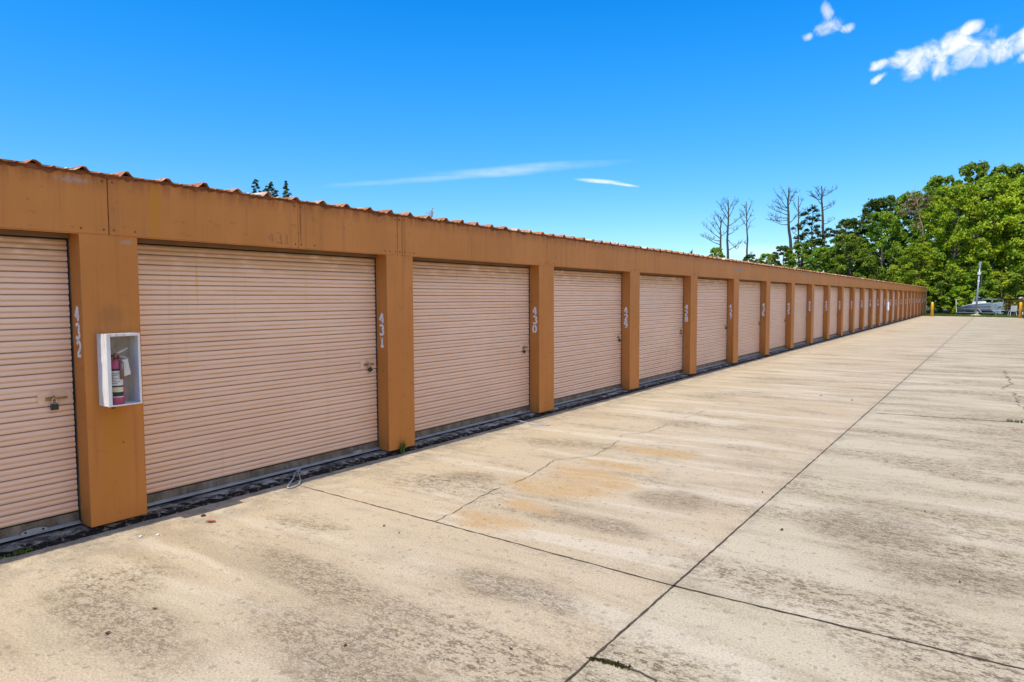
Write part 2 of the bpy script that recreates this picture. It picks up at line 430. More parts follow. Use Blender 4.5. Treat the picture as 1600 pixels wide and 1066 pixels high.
    br = n.noise(n.map(g, (1, 1.3, 1), (2, 9, 0)), 24, 5, .75)
    col = n.mix(n.rng(br, .58, .72, 0, .45), col, (.60, .53, .42))
    col = n.mix(n.rng(br, .42, .30, 0, .35), col, (.24, .19, .13))
    bump(n, b, n.m('ADD', n.noise(g, 75, 3, .8), n.m('MULTIPLY', n.noise(g, 12, 4), .8)), .45, .006)
    return col
M['conc'] = material('weathered_concrete', conc_fn, .88, 0, .25)
M['joint'] = material('joint_dirt', worn((.062, .045, .028), .5, 14), .95)
def ground_fn(n, b):
    g = n.new('ShaderNodeNewGeometry').outputs['Position']
    f = n.noise(g, .8, 6, .7)
    col = n.mix(n.rng(f, .35, .65), (.055, .085, .018), (.13, .12, .05))
    return n.mix(n.m('MULTIPLY', n.rng(n.noise(g, 9, 5, .7), .4, .6), .5), col, (.05, .05, .02))
M['ground'] = material('grassy_ground', ground_fn, .95)
def white_fn(n, b):
    c = n.coord()
    X, Y, Z = n.sep(c)
    f = n.noise(n.map(c, (20, 20, 5)), 1.2, 5, .7)
    col = n.mix(n.rng(f, .4, .7), (.80, .81, .80), (.70, .69, .66))
    ru = n.noise(n.map(c, (26, 26, 3.2)), 1.5, 5, .7)
    top = n.m('MULTIPLY', n.rng(Z, .36, .53), n.rng(ru, .50, .64))
    col = n.mix(n.m('MULTIPLY', top, .5), col, (.30, .14, .045))
    return n.mix(n.m('MULTIPLY', n.rng(n.noise(c, 34, 4), .66, .72), .6), col, (.22, .10, .04))
M['white'] = material('white_enamel_rusting', white_fn, .4)
M['liner'] = material('stained_cream_liner', worn((.46, .41, .33), .15, 9, (.20, .11, .05), .55), .6)
M['pink'] = material('faded_red_cylinder', worn((.50, .085, .17), .15, 12), .35)
M['label'] = material('label_paper', worn((.68, .68, .64), .08, 30), .6)
M['cream'] = material('label_cream', worn((.70, .60, .36), .08, 30), .6)
M['ink'] = material('label_ink', lambda n, b: (.03, .03, .035), .6)
M['hose'] = material('brown_rubber', worn((.20, .12, .085), .2, 20), .5)
M['brass'] = material('valve_brass', worn((.40, .18, .11), .2, 20), .4, .6)
M['lever'] = material('lever_metal', worn((.62, .55, .50), .15, 20, (.3, .1, .06), .5), .45, .2)
M['number'] = material('stencil_white', worn((.80, .78, .77), .08, 40, (.50, .36, .26), .4), .7)
M['faded'] = material('faded_paint_number', worn((.40, .160, .048), .25, 30), .7)
M['yellow'] = material('yellow_plastic', worn((.82, .47, .012), .06, 3), .4)
M['wood'] = material('weathered_brown_wood', worn((.16, .09, .06), .3, 6, (.05, .03, .02), .6), .8)
M['trim'] = material('pale_corner_trim', worn((.60, .44, .28), .1, 4), .6)
M['hull'] = material('grey_blue_hull', worn((.34, .41, .44), .08, 2, (.2, .22, .2), .4), .35)
M['deckw'] = material('boat_white', worn((.74, .74, .70), .06, 3), .4)
M['glass'] = material('tinted_windscreen', lambda n, b: (.05, .07, .07), .1)
M['tyre'] = material('tyre_rubber', worn((.022, .022, .024), .2, 10), .85)
M['pole'] = material('galvanised_pole', worn((.40, .43, .44), .12, 3), .45, .3)
M['barkd'] = material('dead_grey_bark', worn((.07, .056, .050), .3, 6), .9)
M['barkp'] = material('pine_bark', worn((.33, .20, .14), .25, 3, (.15, .09, .06), .5), .9)
M['bark'] = material('brown_bark', worn((.13, .10, .07), .3, 4), .9)
M['litter'] = material('dry_leaf', worn((.055, .035, .022), .4, 30), .8)
M['redleaf'] = material('reddish_leaf', worn((.30, .075, .03), .3, 30), .7)
M['chip'] = material('white_stone', worn((.70, .66, .60), .1, 30), .8)

def leaf_mat(name, a, bcol, c3=None):
    m = bpy.data.materials.new(name); m.use_nodes = True
    n = N(m.node_tree); b = m.node_tree.nodes['Principled BSDF']
    g = n.new('ShaderNodeNewGeometry').outputs['Position']
    oi = n.new('ShaderNodeObjectInfo').outputs['Random']
    f = n.noise(g, .55, 4, .6); f2 = n.noise(g, 3.0, 3, .7)
    col = n.mix(n.rng(n.m('ADD', n.m('MULTIPLY', f, .65), n.m('MULTIPLY', f2, .35)), .36, .62), a, bcol)
    if c3: col = n.mix(n.rng(n.noise(g, 5.5, 2, .8), .58, .70, 0, .8), col, c3)
    h = n.new('ShaderNodeHueSaturation'); n.put(h.inputs['Hue'], n.rng(oi, 0, 1, .488, .512, False))
    n.put(h.inputs['Value'], n.rng(oi, 0, 1, .85, 1.15, False)); n.put(h.inputs['Color'], col)
    n.put(b.inputs['Base Color'], h.outputs[0]); b.inputs['Roughness'].default_value = .55
    b.inputs['Specular IOR Level'].default_value = .25
    tr = n.new('ShaderNodeBsdfTranslucent'); n.put(tr.inputs['Color'], n.mix(1.0, h.outputs[0], (1.3, 1.25, .5), 'MULTIPLY'))
    ms = n.new('ShaderNodeMixShader'); ms.inputs[0].default_value = .30
    n.L.new(b.outputs[0], ms.inputs[1]); n.L.new(tr.outputs[0], ms.inputs[2])
    n.L.new(ms.outputs[0], m.node_tree.nodes['Material Output'].inputs[0])
    return m
M['leaf_bright'] = leaf_mat('leaf_bright', (.15, .25, .012), (.42, .50, .022), (.60, .58, .03))
M['leaf_mid'] = leaf_mat('leaf_mid', (.095, .18, .014), (.26, .36, .024), (.42, .46, .03))
M['leaf_dark'] = leaf_mat('leaf_dark', (.050, .10, .018), (.13, .20, .03))
M['needle'] = leaf_mat('needle', (.03, .055, .018), (.08, .11, .03))
M['needle_dry'] = leaf_mat('needle_dry', (.15, .11, .04), (.26, .18, .06))
M['moss'] = leaf_mat('moss', (.030, .030, .010), (.075, .070, .018))
M['weed'] = leaf_mat('weed', (.05, .10, .015), (.14, .20, .03))

# ---------------------------------------------------------------- ground
B = 0.065          # top of the floor slab above the lane
rnd = random.Random(7)
gm = MB(); gm.box(-500, 500, -200, 900, -.5, -.02)
tag(gm.build('ground', M['ground']), kind='structure')
pv = MB()
pv.prism([(-.08, -25), (7.53, -25), (7.53, 67.7), (7.4, 67.9), (4.0, 69.9), (1.2, 71.2), (-.08, 71.4)], -.18, 0, axis='z')
tag(pv.build('concrete_pavement', M['conc']), kind='structure')

def crack(pts, w, seed, jit=.012, name='pavement_crack', gaps=0.0, sub=.05):
    r = random.Random(seed); m = MB(); P = []
    for (a, b2) in zip(pts[:-1], pts[1:]):
        d = math.hypot(b2[0] - a[0], b2[1] - a[1]); k = max(1, int(d / sub))
        for i in range(k):
            t = i / k; P.append((a[0] + (b2[0] - a[0]) * t + r.uniform(-jit, jit), a[1] + (b2[1] - a[1]) * t + r.uniform(-jit, jit)))
    P.append(pts[-1])
    vs = []; fs = []
    on = True; left = 6
    for i, p in enumerate(P):
        q0 = P[max(0, i - 1)]; q1 = P[min(len(P) - 1, i + 1)]
        tx, ty = q1[0] - q0[0], q1[1] - q0[1]; L = math.hypot(tx, ty) or 1
        ww = w * r.uniform(.45, 1.3) * .5
        vs += [(p[0] - ty / L * ww, p[1] + tx / L * ww, .004), (p[0] + ty / L * ww, p[1] - tx / L * ww, .004)]
        if i:
            left -= 1
            if left <= 0:
                on = (not on) if r.random() < gaps or not on else on
                left = r.randint(2, 7)
            if on: fs.append((2 * i - 2, 2 * i - 1, 2 * i + 1, 2 * i))
    m.add(vs, fs)
    return tag(m.build(name, M['joint'], fix=False), kind='structure')
jl = lambda y: 3.86 + .004 * y
crack([(jl(-20), -20), (jl(-2), -2), (jl(69.8), 69.8)], .0125, 1, .0022, 'pavement_joint', 0, .05)
crack([(.10, 1.75), (1.9, 1.68), (jl(1.6), 1.60)], .011, 2, .004, 'pavement_joint')
crack([(jl(1.6), 1.6), (5.6, 1.64), (9, 1.64)], .014, 3, .003, 'pavement_joint')
crack([(jl(9.2), 9.2), (5.8, 9.45), (7.5, 9.5)], .024, 4, .006, 'pavement_joint')
for k, yy in enumerate((17.0, 24.6, 32.2, 39.8, 47.4, 55.0)):
    crack([(jl(yy), yy), (12, yy + .05)], .014, 20 + k, .006, 'pavement_joint', .5, .1)
for k, yy in enumerate((-6.0, -13.6)):
    crack([(.1, yy), (jl(yy), yy), (12, yy)], .012, 40 + k, .004, 'pavement_joint')
crack([(1.87, 1.69), (1.84, 2.0), (1.78, 2.29), (1.73, 2.63), (1.75, 3.02), (1.69, 3.5), (1.58, 3.93), (1.84, 4.39), (1.71, 5.21), (1.57, 5.58), (1.78, 5.93), (1.8, 8.5)], .0065, 5, .012, gaps=.25)
crack([(5.66, 17.5), (5.75, 14.6), (5.6, 13.6), (5.82, 12.5), (5.78, 11.6), (5.9, 10.8), (6.3, 9.5)], .014, 6, .05, gaps=.35)
crack([(3.84, .56), (3.97, .61), (4.1, .60), (4.2, .57), (4.33, .28), (4.4, -.3)], .010, 8, .012)
crack([(3.85, .57), (3.93, .60), (4.02, .605)], .022, 9, .010)
crack([(jl(50), 50), (4.6, 50.4), (5.2, 50.2)], .12, 11, .03)
crack([(2.9, 49.6), (jl(49), 49.0)], .10, 12, .03)

# ---------------------------------------------------------------- storage building
S = 3.05; W = .41; PH = 2.1675 + B; FH = 2.60 + B
NB = 25; N0 = -2
Y_START = N0 * S; Y_END = NB * S + W
bld = empty('storage_building', (0, 0, 0), label='long low storage building with a row of salmon roller doors between brown pillars', cat='storage building')

# floor slab, ragged along its front edge
sl = MB(); r = random.Random(3); ny = int((Y_END + .3 - Y_START) / .05)
rows = []
ex = 0; walk = 0
for i in range(ny + 1):
    y = Y_START + i * .05
    walk = walk * .9 + r.uniform(-.004, .004)
    e = -.035 + walk + r.uniform(-.004, .004)
    if i > 700: e = -.035
    zt = B - .006 + r.uniform(-.003, .001)
    rows.append([(-.7, y, B - .004), (e - .022 + r.uniform(-.016, .004), y, zt), (e - .004 + r.uniform(-.008, .006), y, zt - .014 + r.uniform(-.012, .004)), (e + r.uniform(-.014, .012), y, .026 + r.uniform(-.014, .014)), (e + .012 + r.uniform(-.008, .022), y, -.02)])
vs = [p for row in rows for p in row]
fs = [(i * 5 + k, i * 5 + k + 1, (i + 1) * 5 + k + 1, (i + 1) * 5 + k) for i in range(ny) for k in range(4)]
sl.add(vs, fs); sl.build('floor_slab', M['slab'], bld)

# walls (back, ends) and header beam behind the fascia
wl = MB()
wl.box(-6.4, -6.28, Y_START, Y_END, 0, FH - .06)
wl.box(-6.28, -.20, Y_START, Y_START + .12, 0, FH - .06)
wl.box(-6.28, -.20, Y_END - .12, Y_END, 0, FH - .06)
wl.build('wall', M['paint'], bld)
hb = MB(); hb.box(-.165, -.035, Y_START, Y_END, PH + .004, FH - .03); hb.build('header_beam', M['gap'], bld)
so = MB(); so.box(-.150, -.004, Y_START, Y_END, PH - .002, PH + .003); so.build('soffit', M['paint'], bld)
dk = MB(); dk.box(-.60, -.215, Y_START + .13, Y_END - .13, B, FH - .07); dk.build('dark_interior', M['gap'], bld)

# fascia panels
def fascia(y0, y1, seed):
    m = MB(); rr = random.Random(seed)
    g0 = .003
    m.cur = 0
    x1 = .004 + rr.uniform(-.0015, .0025)
    m.box(-.03, x1, y0 + g0, y1 - g0, PH - .004, FH)
    m.box(-.03, x1 - .004, y0 + g0, y1 - g0, PH - .012, PH - .0045)
    m.cur = 1
    def screw(y, z):
        seg = 10; c = len(m.v)
        vs = [(x1 + .0045, y, z)] + [(x1 + .003, y + .007 * math.cos(a), z + .007 * math.sin(a)) for a in [2 * PI * k / seg for k in range(seg)]] + [(x1, y + .008 * math.cos(a), z + .008 * math.sin(a)) for a in [2 * PI * k / seg for k in range(seg)]]
        m.add(vs, [(0, 1 + k, 1 + (k + 1) % seg) for k in range(seg)] + [(1 + k, 11 + k, 11 + (k + 1) % seg, 1 + (k + 1) % seg) for k in range(seg)])
    yy = y0 + .035
    screw(yy, PH + .03); screw(y1 - .035, PH + .03)
    screw(y0 + .19, PH + .03); screw(y1 - .19, PH + .03)
    screw(y0 + .035, FH - .05); screw(y1 - .035, FH - .05)
    return m.build('fascia_panel', [M['paint'], M['rust']], bld)
ys = [Y_START]
for n in range(N0, NB):
    c = n * S + W / 2
    if n == 0: ys += [c, 1.90]
    elif n == 1: ys += [c - .035, c + .035]
    else:
        if c > Y_START + .5: ys.append(c)
ys.append(Y_END)
for i in range(len(ys) - 1): fascia(ys[i], ys[i + 1], i)

# corrugated roof sheet
rf = MB(); r = random.Random(11); prof = []
y = Y_START - .1
pitch = .305
k = 0
yb = -.27 - math.ceil((Y_START + .4) * -1 / pitch) * pitch
c = yb
pts = []
while c < Y_END + .1:
    h = .040 * r.uniform(.82, 1.12); sg = r.uniform(-.006, .006); b0 = FH + .004
    pts += [(c - .058, b0 + r.uniform(0, .004)), (c - .030, b0 + h * .55), (c - .012 + sg, b0 + h * .98), (c + .012 + sg, b0 + h), (c + .030, b0 + h * .5), (c + .050, b0 + r.uniform(0, .004)),
            (c + .10, b0 + .003), (c + .115, b0 + .011), (c + .130, b0 + .003), (c + .185, b0 + r.uniform(0, .005)), (c + .200, b0 + .011), (c + .215, b0 + .002)]
    c += pitch
n = len(pts); vs = []
xs = [.045, .02, -.3, -3.3, -6.45]; zs = [-.006, 0, .004, .05, .0]
for j, (x, dz) in enumerate(zip(xs, zs)):
    for (yy, zz) in pts:
        jx = r.uniform(-.012, .008) if j == 0 else 0
        vs.append((x + jx, yy, zz + dz + (r.uniform(-.003, .003) if j == 0 else 0)))
for (yy, zz) in pts: vs.append((.035, yy, zz - .008))
for (yy, zz) in pts: vs.append((-.3, yy, zz - .006))
fs = [(j * n + i, j * n + i + 1, (j + 1) * n + i + 1, (j + 1) * n + i) for j in range(4) for i in range(n - 1)]
fs += [(5 * n + i, 5 * n + i + 1, i + 1, i) for i in range(n - 1)] + [(5 * n + i, 6 * n + i, 6 * n + i + 1, 5 * n + i + 1) for i in range(n - 1)]
rf.add(vs, fs); rf.build('roof', M['roof'], bld)
# rusted closure strip hanging under the sheet, ragged lower edge
cl = MB(); vs = []; k = 0; y = Y_START
while y < Y_END:
    low = FH - .010 - max(0, r.gauss(.004, .009)) - .010 * (math.sin(y * 9.1) > .75)
    vs += [(.0105, y, FH + .012), (.0105, y, low), (.014, y, FH + .012)]
    y += .03; k += 1
cl.add(vs, [(3 * i, 3 * i + 1, 3 * i + 4, 3 * i + 3) for i in range(k - 1)]); cl.build('roof_flashing', M['rust'], bld)
ct = MB(); ct.box(-.17, .02, Y_END + .003, Y_END + .19, .03, FH + .03); ct.build('corner_trim', M['trim'], bld, bevel=.004)
ew = MB(); ew.box(-6.3, -.18, Y_END + .003, Y_END + .02, .03, FH - .05); ew.build('end_cladding', M['trim'], bld)

# stencilled digits
def arc(cx, cy, rx, ry, a0, a1, k=7):
    return [(cx + rx * math.cos(math.radians(a0 + (a1 - a0) * i / k)), cy + ry * math.sin(math.radians(a0 + (a1 - a0) * i / k))) for i in range(k + 1)]
DIG = {
 '0': [arc(.3, .5, .26, .46, 100, 260, 9), arc(.3, .5, .26, .46, 80, -80, 9)],
 '1': [[(.12, .80), (.33, .97), (.33, .06)], [(.12, .03), (.54, .03)]],
 '2': [arc(.3, .70, .25, .26, 160, -20) + [(.42, .42), (.12, .12)], [(.06, .04), (.58, .04)]],
 '3': [arc(.28, .74, .25, .22, 150, -70), arc(.28, .27, .28, .25, 70, -150)],
 '4': [[(.40, .98), (.03, .32), (.34, .32)], [(.43, .90), (.43, .36)], [(.43, .28), (.43, .02)], [(.47, .32), (.60, .32)]],
 '5': [[(.55, .95), (.12, .95), (.10, .58)], arc(.28, .32, .27, .29, 110, -150, 9)],
 '6': [arc(.34, .62, .27, .35, 60, 180) + [(.06, .34)], arc(.31, .29, .24, .26, 170, -170, 12)],
 '7': [[(.04, .95), (.56, .95)], [(.52, .88), (.26, .03)]],
 '8': [arc(.3, .73, .21, .22, 80, 440, 12), arc(.3, .27, .26, .24, 100, 440, 12)],
 '9': [arc(.3, .70, .24, .25, 10, 350, 12), [(.54, .66)] + arc(.28, .36, .26, .33, 0, -110)]}
def digit_mesh(num, y, xc, ztop, h, parent):
    m = MB(); hw = .112 * h; z = ztop; rr = random.Random(hash(num) % 1000 + int(y))
    for ch in num:
        ox = xc - .3 * h * .95 + rr.uniform(-.005, .005)
        for q, st in enumerate(DIG[ch]):
            P = [(ox + a * h * .95, z - h + b2 * h) for a, b2 in st]
            vs = []; t = .0012 + .0002 * q
            for i, p in enumerate(P):
                q0 = P[max(0, i - 1)]; q1 = P[min(len(P) - 1, i + 1)]
                tx, tz = q1[0] - q0[0], q1[1] - q0[1]; L = math.hypot(tx, tz) or 1
                nx, nz = -tz / L * hw, tx / L * hw
                vs += [(p[0] + nx, y - t, p[1] + nz), (p[0] - nx, y - t, p[1] - nz), (p[0] + nx, y - .0003, p[1] + nz), (p[0] - nx, y - .0003, p[1] - nz)]
            k = len(P); fs = []
            for i in range(k - 1):
                a = 4 * i; b3 = a + 4
                fs += [(a, a + 1, b3 + 1, b3), (a + 1, a + 3, b3 + 3, b3 + 1), (a, b3, b3 + 2, a + 2)]
            fs += [(0, 2, 3, 1), (4 * k - 4, 4 * k - 3, 4 * k - 1, 4 * k - 2)]
            m.add(vs, fs)
        z -= h * 1.16 + rr.uniform(-.003, .004)
    return m.build('unit_number', M['number'], parent, fix=True)

# pillars
pillar0 = None
TOPS = {0: 1.70, 1: 1.59, 2: 1.62, 3: 1.58, 4: 1.60}
rr = random.Random(21)
for n in range(N0, NB + 1):
    y = n * S
    if n == 0:
        m = MB(); m.box(-.20, 0, 0, W, B, PH - .006); p = m.build('pillar', M['paint_stain'], bld, bevel=.004)
        p['label'] = 'brown pillar with rust run below the extinguisher cabinet'
    else:
        if pillar0 is None:
            m = MB(); m.box(-.20, 0, 0, W, B, PH - .006); pillar0 = m.build('pillar', M['paint'], bld, bevel=.004); p = pillar0
        else:
            p = pillar0.copy(); COL.objects.link(p); p.parent = bld
        p.location = (0, y, 0)
    if n > N0:
        d = digit_mesh(str(432 - n), 0.0 if n else 0.0, -.085 + rr.uniform(-.012, .012), TOPS.get(n, 1.60 + rr.uniform(-.03, .03)), .112, p)
        if n in (0, 1): pass

for k_, ch_ in enumerate('431'):
    fm = MB()
    for q_, st in enumerate(DIG[ch_]):
        P = [(a * .10, b2 * .10) for a, b2 in st]
        for i in range(len(P) - 1):
            (x0, z0), (x1, z1) = P[i], P[i + 1]; L_ = math.hypot(x1 - x0, z1 - z0) or 1; nx, nz = -(z1 - z0) / L_ * .007, (x1 - x0) / L_ * .007
            yq = -.0004 - .0002 * q_ - .00005 * (i % 2)
            fm.add([(x0 + nx, yq, z0 + nz), (x0 - nx, yq, z0 - nz), (x1 - nx, yq, z1 - nz), (x1 + nx, yq, z1 + nz)], [(0, 1, 2, 3)])
    fo = fm.build('faded_digit', M['faded'], bld, fix=False); fo.location = (.0070, 1.57 + k_ * .085, PH + .025); fo.rotation_euler = (0, 0, PI / 2)

# roller doors
def door_meshes():
    m = MB(); L = S - W - .014
    pr = []; p = .0809
    zb = .165; nrib = 25
    for i in range(nrib):
        z0 = zb + i * p
        pr += [(-.012, z0), (-.002, z0 + .006), (.0045, z0 + .017), (.0045, z0 + .028), (-.0045, z0 + .041), (-.0005, z0 + .050), (.0015, z0 + .061), (-.003, z0 + .074)]
    pr.append((-.012, zb + nrib * p))
    k = len(pr)
    nyd = 24
    vs = []
    for j in range(nyd + 1):
        yy = L * j / nyd
        for (x, zz) in pr:
            vs.append((x, yy, zz))
    fs = [(j * k + i, j * k + i + 1, (j + 1) * k + i + 1, (j + 1) * k + i) for j in range(nyd) for i in range(k - 1)]
    # returned edges so the curtain has thickness
    b = len(vs)
    for yy in (0, L):
        for (x, zz) in pr: vs.append((-.022, yy, zz))
    fs += [(i, i + 1, b + i + 1, b + i) for i in range(k - 1)] + [(nyd * k + i, b + k + i, b + k + i + 1, nyd * k + i + 1) for i in range(k - 1)]
    m.add(vs, fs)
    return m, L
def make_door():
    m, L = door_meshes()
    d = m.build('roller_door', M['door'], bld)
    bb = MB(); bb.prism([(-.012, .162), (.010, .162), (.014, .098), (-.012, .098)], 0.0, L); bb.cur = 1; bb.prism([(-.012, .0975), (.015, .0975), (.042, .086), (.042, .080), (-.012, .080)], 0.0, L)
    bb.build('bottom_bar', [M['galv'], M['galv_light']], d)
    br = MB(); y0 = L - .30
    prof = [(y0 + .085 * math.cos(a), .100 + .022 * math.sin(a)) for a in [2 * PI * i / 16 for i in range(16)]]
    br.prism([(a, b2) for a, b2 in prof], .017, .030, axis='x')
    br.cur = 1
    for dy in (-.055, .055): br.prism([(y0 + dy + .008 * math.cos(a), .104 + .008 * math.sin(a)) for a in [2 * PI * i / 8 for i in range(8)]], .0300, .0315, axis='x')
    br.build('bar_bracket', [M['galv_light'], M['gap']], d)
    gt = MB(); gt.box(-.03, .010, L + .0105, L + .0135, .085, 2.2); gt.cur = 1; gt.box(-.035, -.022, L + .0005, L + .0100, .085, 2.2); gt.build('guide_track', [M['galv'], M['gap']], d)
    hd = MB(); hd.box(-.02, .026, 0, L + .013, 2.196, PH - .004); hd.build('door_hood', M['hood'], d)
    sg = MB(); sg.box(-.03, -.013, 0, L + .01, 2.187, 2.1955); sg.build('painted_shadow', M['gap'], d)  # black strip standing in for the shadow line below the hood
    # latch plate with a sliding bolt
    lp = MB(); yc = L - .135; zc = 1.045
    P = []
    for (cy, cz, a0) in ((yc + .115, zc + .030, 0), (yc - .085, zc + .030, 90), (yc - .085, zc - .042, 180), (yc + .115, zc - .042, 270)):
        for q in range(5):
            a = math.radians(a0 + q * 22.5); P.append((cy + .014 * math.cos(a), cz + .014 * math.sin(a)))
    lp.prism(P, -.006, .0075, axis='x'); lp.build('latch_plate', M['plate'], d, bevel=.002)
    lb = MB(); lb.box(.0075, .018, yc - .03, yc + .09, zc - .020, zc - .006); lb.box(.0075, .013, yc - .05, yc - .01, zc - .026, zc)
    lb.box(.013, .032, yc - .004, yc + .006, zc - .03, zc + .006)
    lb.build('slide_bolt', M['bronze'], d, bevel=.0015)
    return d, L
door0, DL = make_door()
door0.location = (-.172, N0 * S + W, 0)
for n in range(N0 + 1, NB):
    d = copy_tree(door0, bld); d.location = (-.172, n * S + W, 0)

# ---------------------------------------------------------------- padlocks
def padlock(seed, loc, label, body='black', sx=1.0, tilt=0.0):
    t = empty('padlock', loc, 0, label=label, cat='padlock', group='padlocks on the door latches')
    m = MB(); m.box(-.011, .011, -.021 * sx, .021 * sx, -.085, -.045); m.build('lock_body', M[body], t, bevel=.004)
    m = MB(); P = [(0, -.013, -.048)] + [(0, .013 * math.cos(a), -.012 + .013 * math.sin(a)) for a in [PI - PI * i / 8 for i in range(9)]] + [(0, .013, -.048)]
    m.tube(P, .0042, 8); m.build('shackle', M['steel'], t, smooth=True)
    t.rotation_euler = (tilt, 0, rr.uniform(-.3, .3))
    return t
ORD = ['', 'second', 'third', 'fourth', 'fifth', 'sixth', 'seventh', 'eighth', 'ninth', 'tenth']
locks = [(-1, 'black padlock with a long steel shackle on the door left of pillar 432', 'black', 1.15, 0),
         (0, 'black padlock hanging tilted from the latch beside pillar 431', 'black', 1.0, .35),
         (1, 'black and bronze padlock in the latch beside pillar 430', 'black', 1.0, -.3),
         (2, 'small black padlock on the latch beside pillar 429', 'black', 1.0, .4),
         (3, 'red padlock on the latch beside pillar 428', 'red', 1.6, 0),
         (4, 'dark padlock on the latch beside pillar 427', 'black', 1.2, .2),
         (5, 'dark padlock on the latch beside pillar 426', 'black', 1.1, .2),
         (6, 'dark padlock on the latch beside pillar 425', 'black', 1.1, -.2),
         (9, 'dark padlock on the latch beside pillar 422', 'black', 1.1, 0)]
for (n, lab, bd, sx, tl) in locks:
    padlock(n, (-.172 + .026, n * S + W + DL - .135, 1.035), lab, bd, sx, tl)

# ---------------------------------------------------------------- extinguisher cabinets
def cabinet(loc, label):
    t = empty('extinguisher_cabinet', loc, 0, label=label, cat='cabinet', group='white extinguisher cabinets on the pillars')
    w, h, dp = .235, .53, .15; th = .004
    m = MB()
    m.box(.001, .005, 0, w, 0, h)
    m.box(.005, dp, 0, th, 0, h); m.box(.005, dp, w - th, w, 0, h)
    m.box(.005, dp, th, w - th, h - th, h); m.box(.005, dp, th, w - th, 0, th)
    m.build('cabinet_box', M['white'], t)
    m = MB(); m.box(.0052, .0066, th + .002, w - th - .002, th + .002, h - th - .002); m.build('back_liner', M['liner'], t)
    f = MB(); fw = .024; x0, x1 = dp, dp + .004
    f.box(x0, x1, -.002, fw, -.002, h + .002); f.box(x0, x1, w - fw * .6, w + .002, -.002, h + .002)
    f.box(x0, x1, fw, w - fw * .6, h - .018, h + .002); f.box(x0, x1, fw, w - fw * .6, -.002, .008)
    f.build('front_frame', M['white'], t, bevel=.0012)
    return t
CY = .09
cab = cabinet((0, CY, .965), 'large white open cabinet holding a pink extinguisher, on the brown pillar numbered 432')
cab2 = copy_tree(cab); cab2.location = (0, 15 * S + .09, .93)
cab2['label'] = 'small distant white cabinet far down the row, on pillar 417'

ex = empty('fire_extinguisher', (.078, CY + .093, .970), 0, label='faded pink red fire extinguisher with white label standing in the near white cabinet', cat='fire extinguisher')
m = MB(); m.lathe([(.0, 0), (.046, 0), (.049, .006), (.049, .27), (.046, .295), (.034, .318), (.018, .33), (.016, .345)], seg=28)
cyl = m.build('cylinder', M['pink'], ex, smooth=True)
def wrap(z0, z1, r, a0, a1, mt, name, par, ink=None):
    m = MB(); k = 14; vs = []
    for i in range(k + 1):
        a = math.radians(a0 + (a1 - a0) * i / k)
        vs += [(r * math.cos(a), r * math.sin(a), z0), (r * math.cos(a), r * math.sin(a), z1)]
    m.add(vs, [(2 * i, 2 * i + 2, 2 * i + 3, 2 * i + 1) for i in range(k)])
    return m.build(name, mt, par, smooth=True, fix=False)
A0, A1 = -95, 30
wrap(.055, .262, .0496, A0, A1, M['label'], 'label', cyl)
wrap(.252, .266, .0500, A0, A1, M['ink'], 'label_band', cyl)
wrap(.130, .142, .0500, A0, A1, M['ink'], 'label_band', cyl)
wrap(.098, .128, .0500, A0, A1, M['cream'], 'label_panel', cyl)
wrap(.062, .094, .0500, A0, A1, M['ink'], 'label_band', cyl)
wrap(.070, .086, .0503, -80, -58, M['label'], 'label_emblem', cyl)
for q in range(7): wrap(.158 + q * .012, .161 + q * .012, .0499, -88, -88 + [70, 90, 60, 82, 40, 75, 88][q], M['ink'], 'label_print', cyl)
m = MB(); m.lathe([(.0, .34), (.019, .34), (.019, .365), (.014, .378), (.0, .38)], seg=16); m.build('valve', M['brass'], ex, smooth=True)
m = MB()
m.prism([(-.01, .376), (.055, .405), (.085, .418), (.088, .412), (.055, .392), (-.01, .364)], -.009, .009, axis='x'); m.build('lever', M['lever'], ex)
m = MB(); m.prism([(.0, .352), (.05, .345), (.085, .325), (.088, .331), (.052, .355), (.0, .364)], -.009, .009, axis='x'); m.build('carry_handle', M['lever'], ex)
m = MB(); m.tube([(0, -.015, .362), (0, -.035, .364)], .007, 8); m.tube([(0, -.035, .364), (0, -.060, .360)], .011, 10); m.build('pressure_gauge', M['ink'], ex)
m = MB(); m.tube([(.02, .006, .357), (.045, .012, .345), (.060, .012, .31), (.061, .012, .30)], .0075, 8); m.tube([(.061, .012, .315), (.061, .012, .19)], .014, 12); m.build('hose', M['hose'], ex, smooth=True)
m = MB(); m.add([(.045, .022, .33), (.048, .062, .335), (.046, .083, .22), (.040, .035, .205), (.0445, .022, .33), (.0475, .062, .335), (.0455, .083, .22), (.0395, .035, .205)], [(0, 1, 2, 3), (7, 6, 5, 4), (0, 4, 5, 1), (1, 5, 6, 2), (2, 6, 7, 3), (3, 7, 4, 0)])
m.build('inspection_tag', M['label'], ex)
m = MB(); m.tube([(0, -.01, .38), (-.04, -.05, .45)], .0012, 5); m.tube([(0, .012, .385), (-.04, .02, .46)], .0012, 5); m.build('safety_wire', M['brass'], ex)

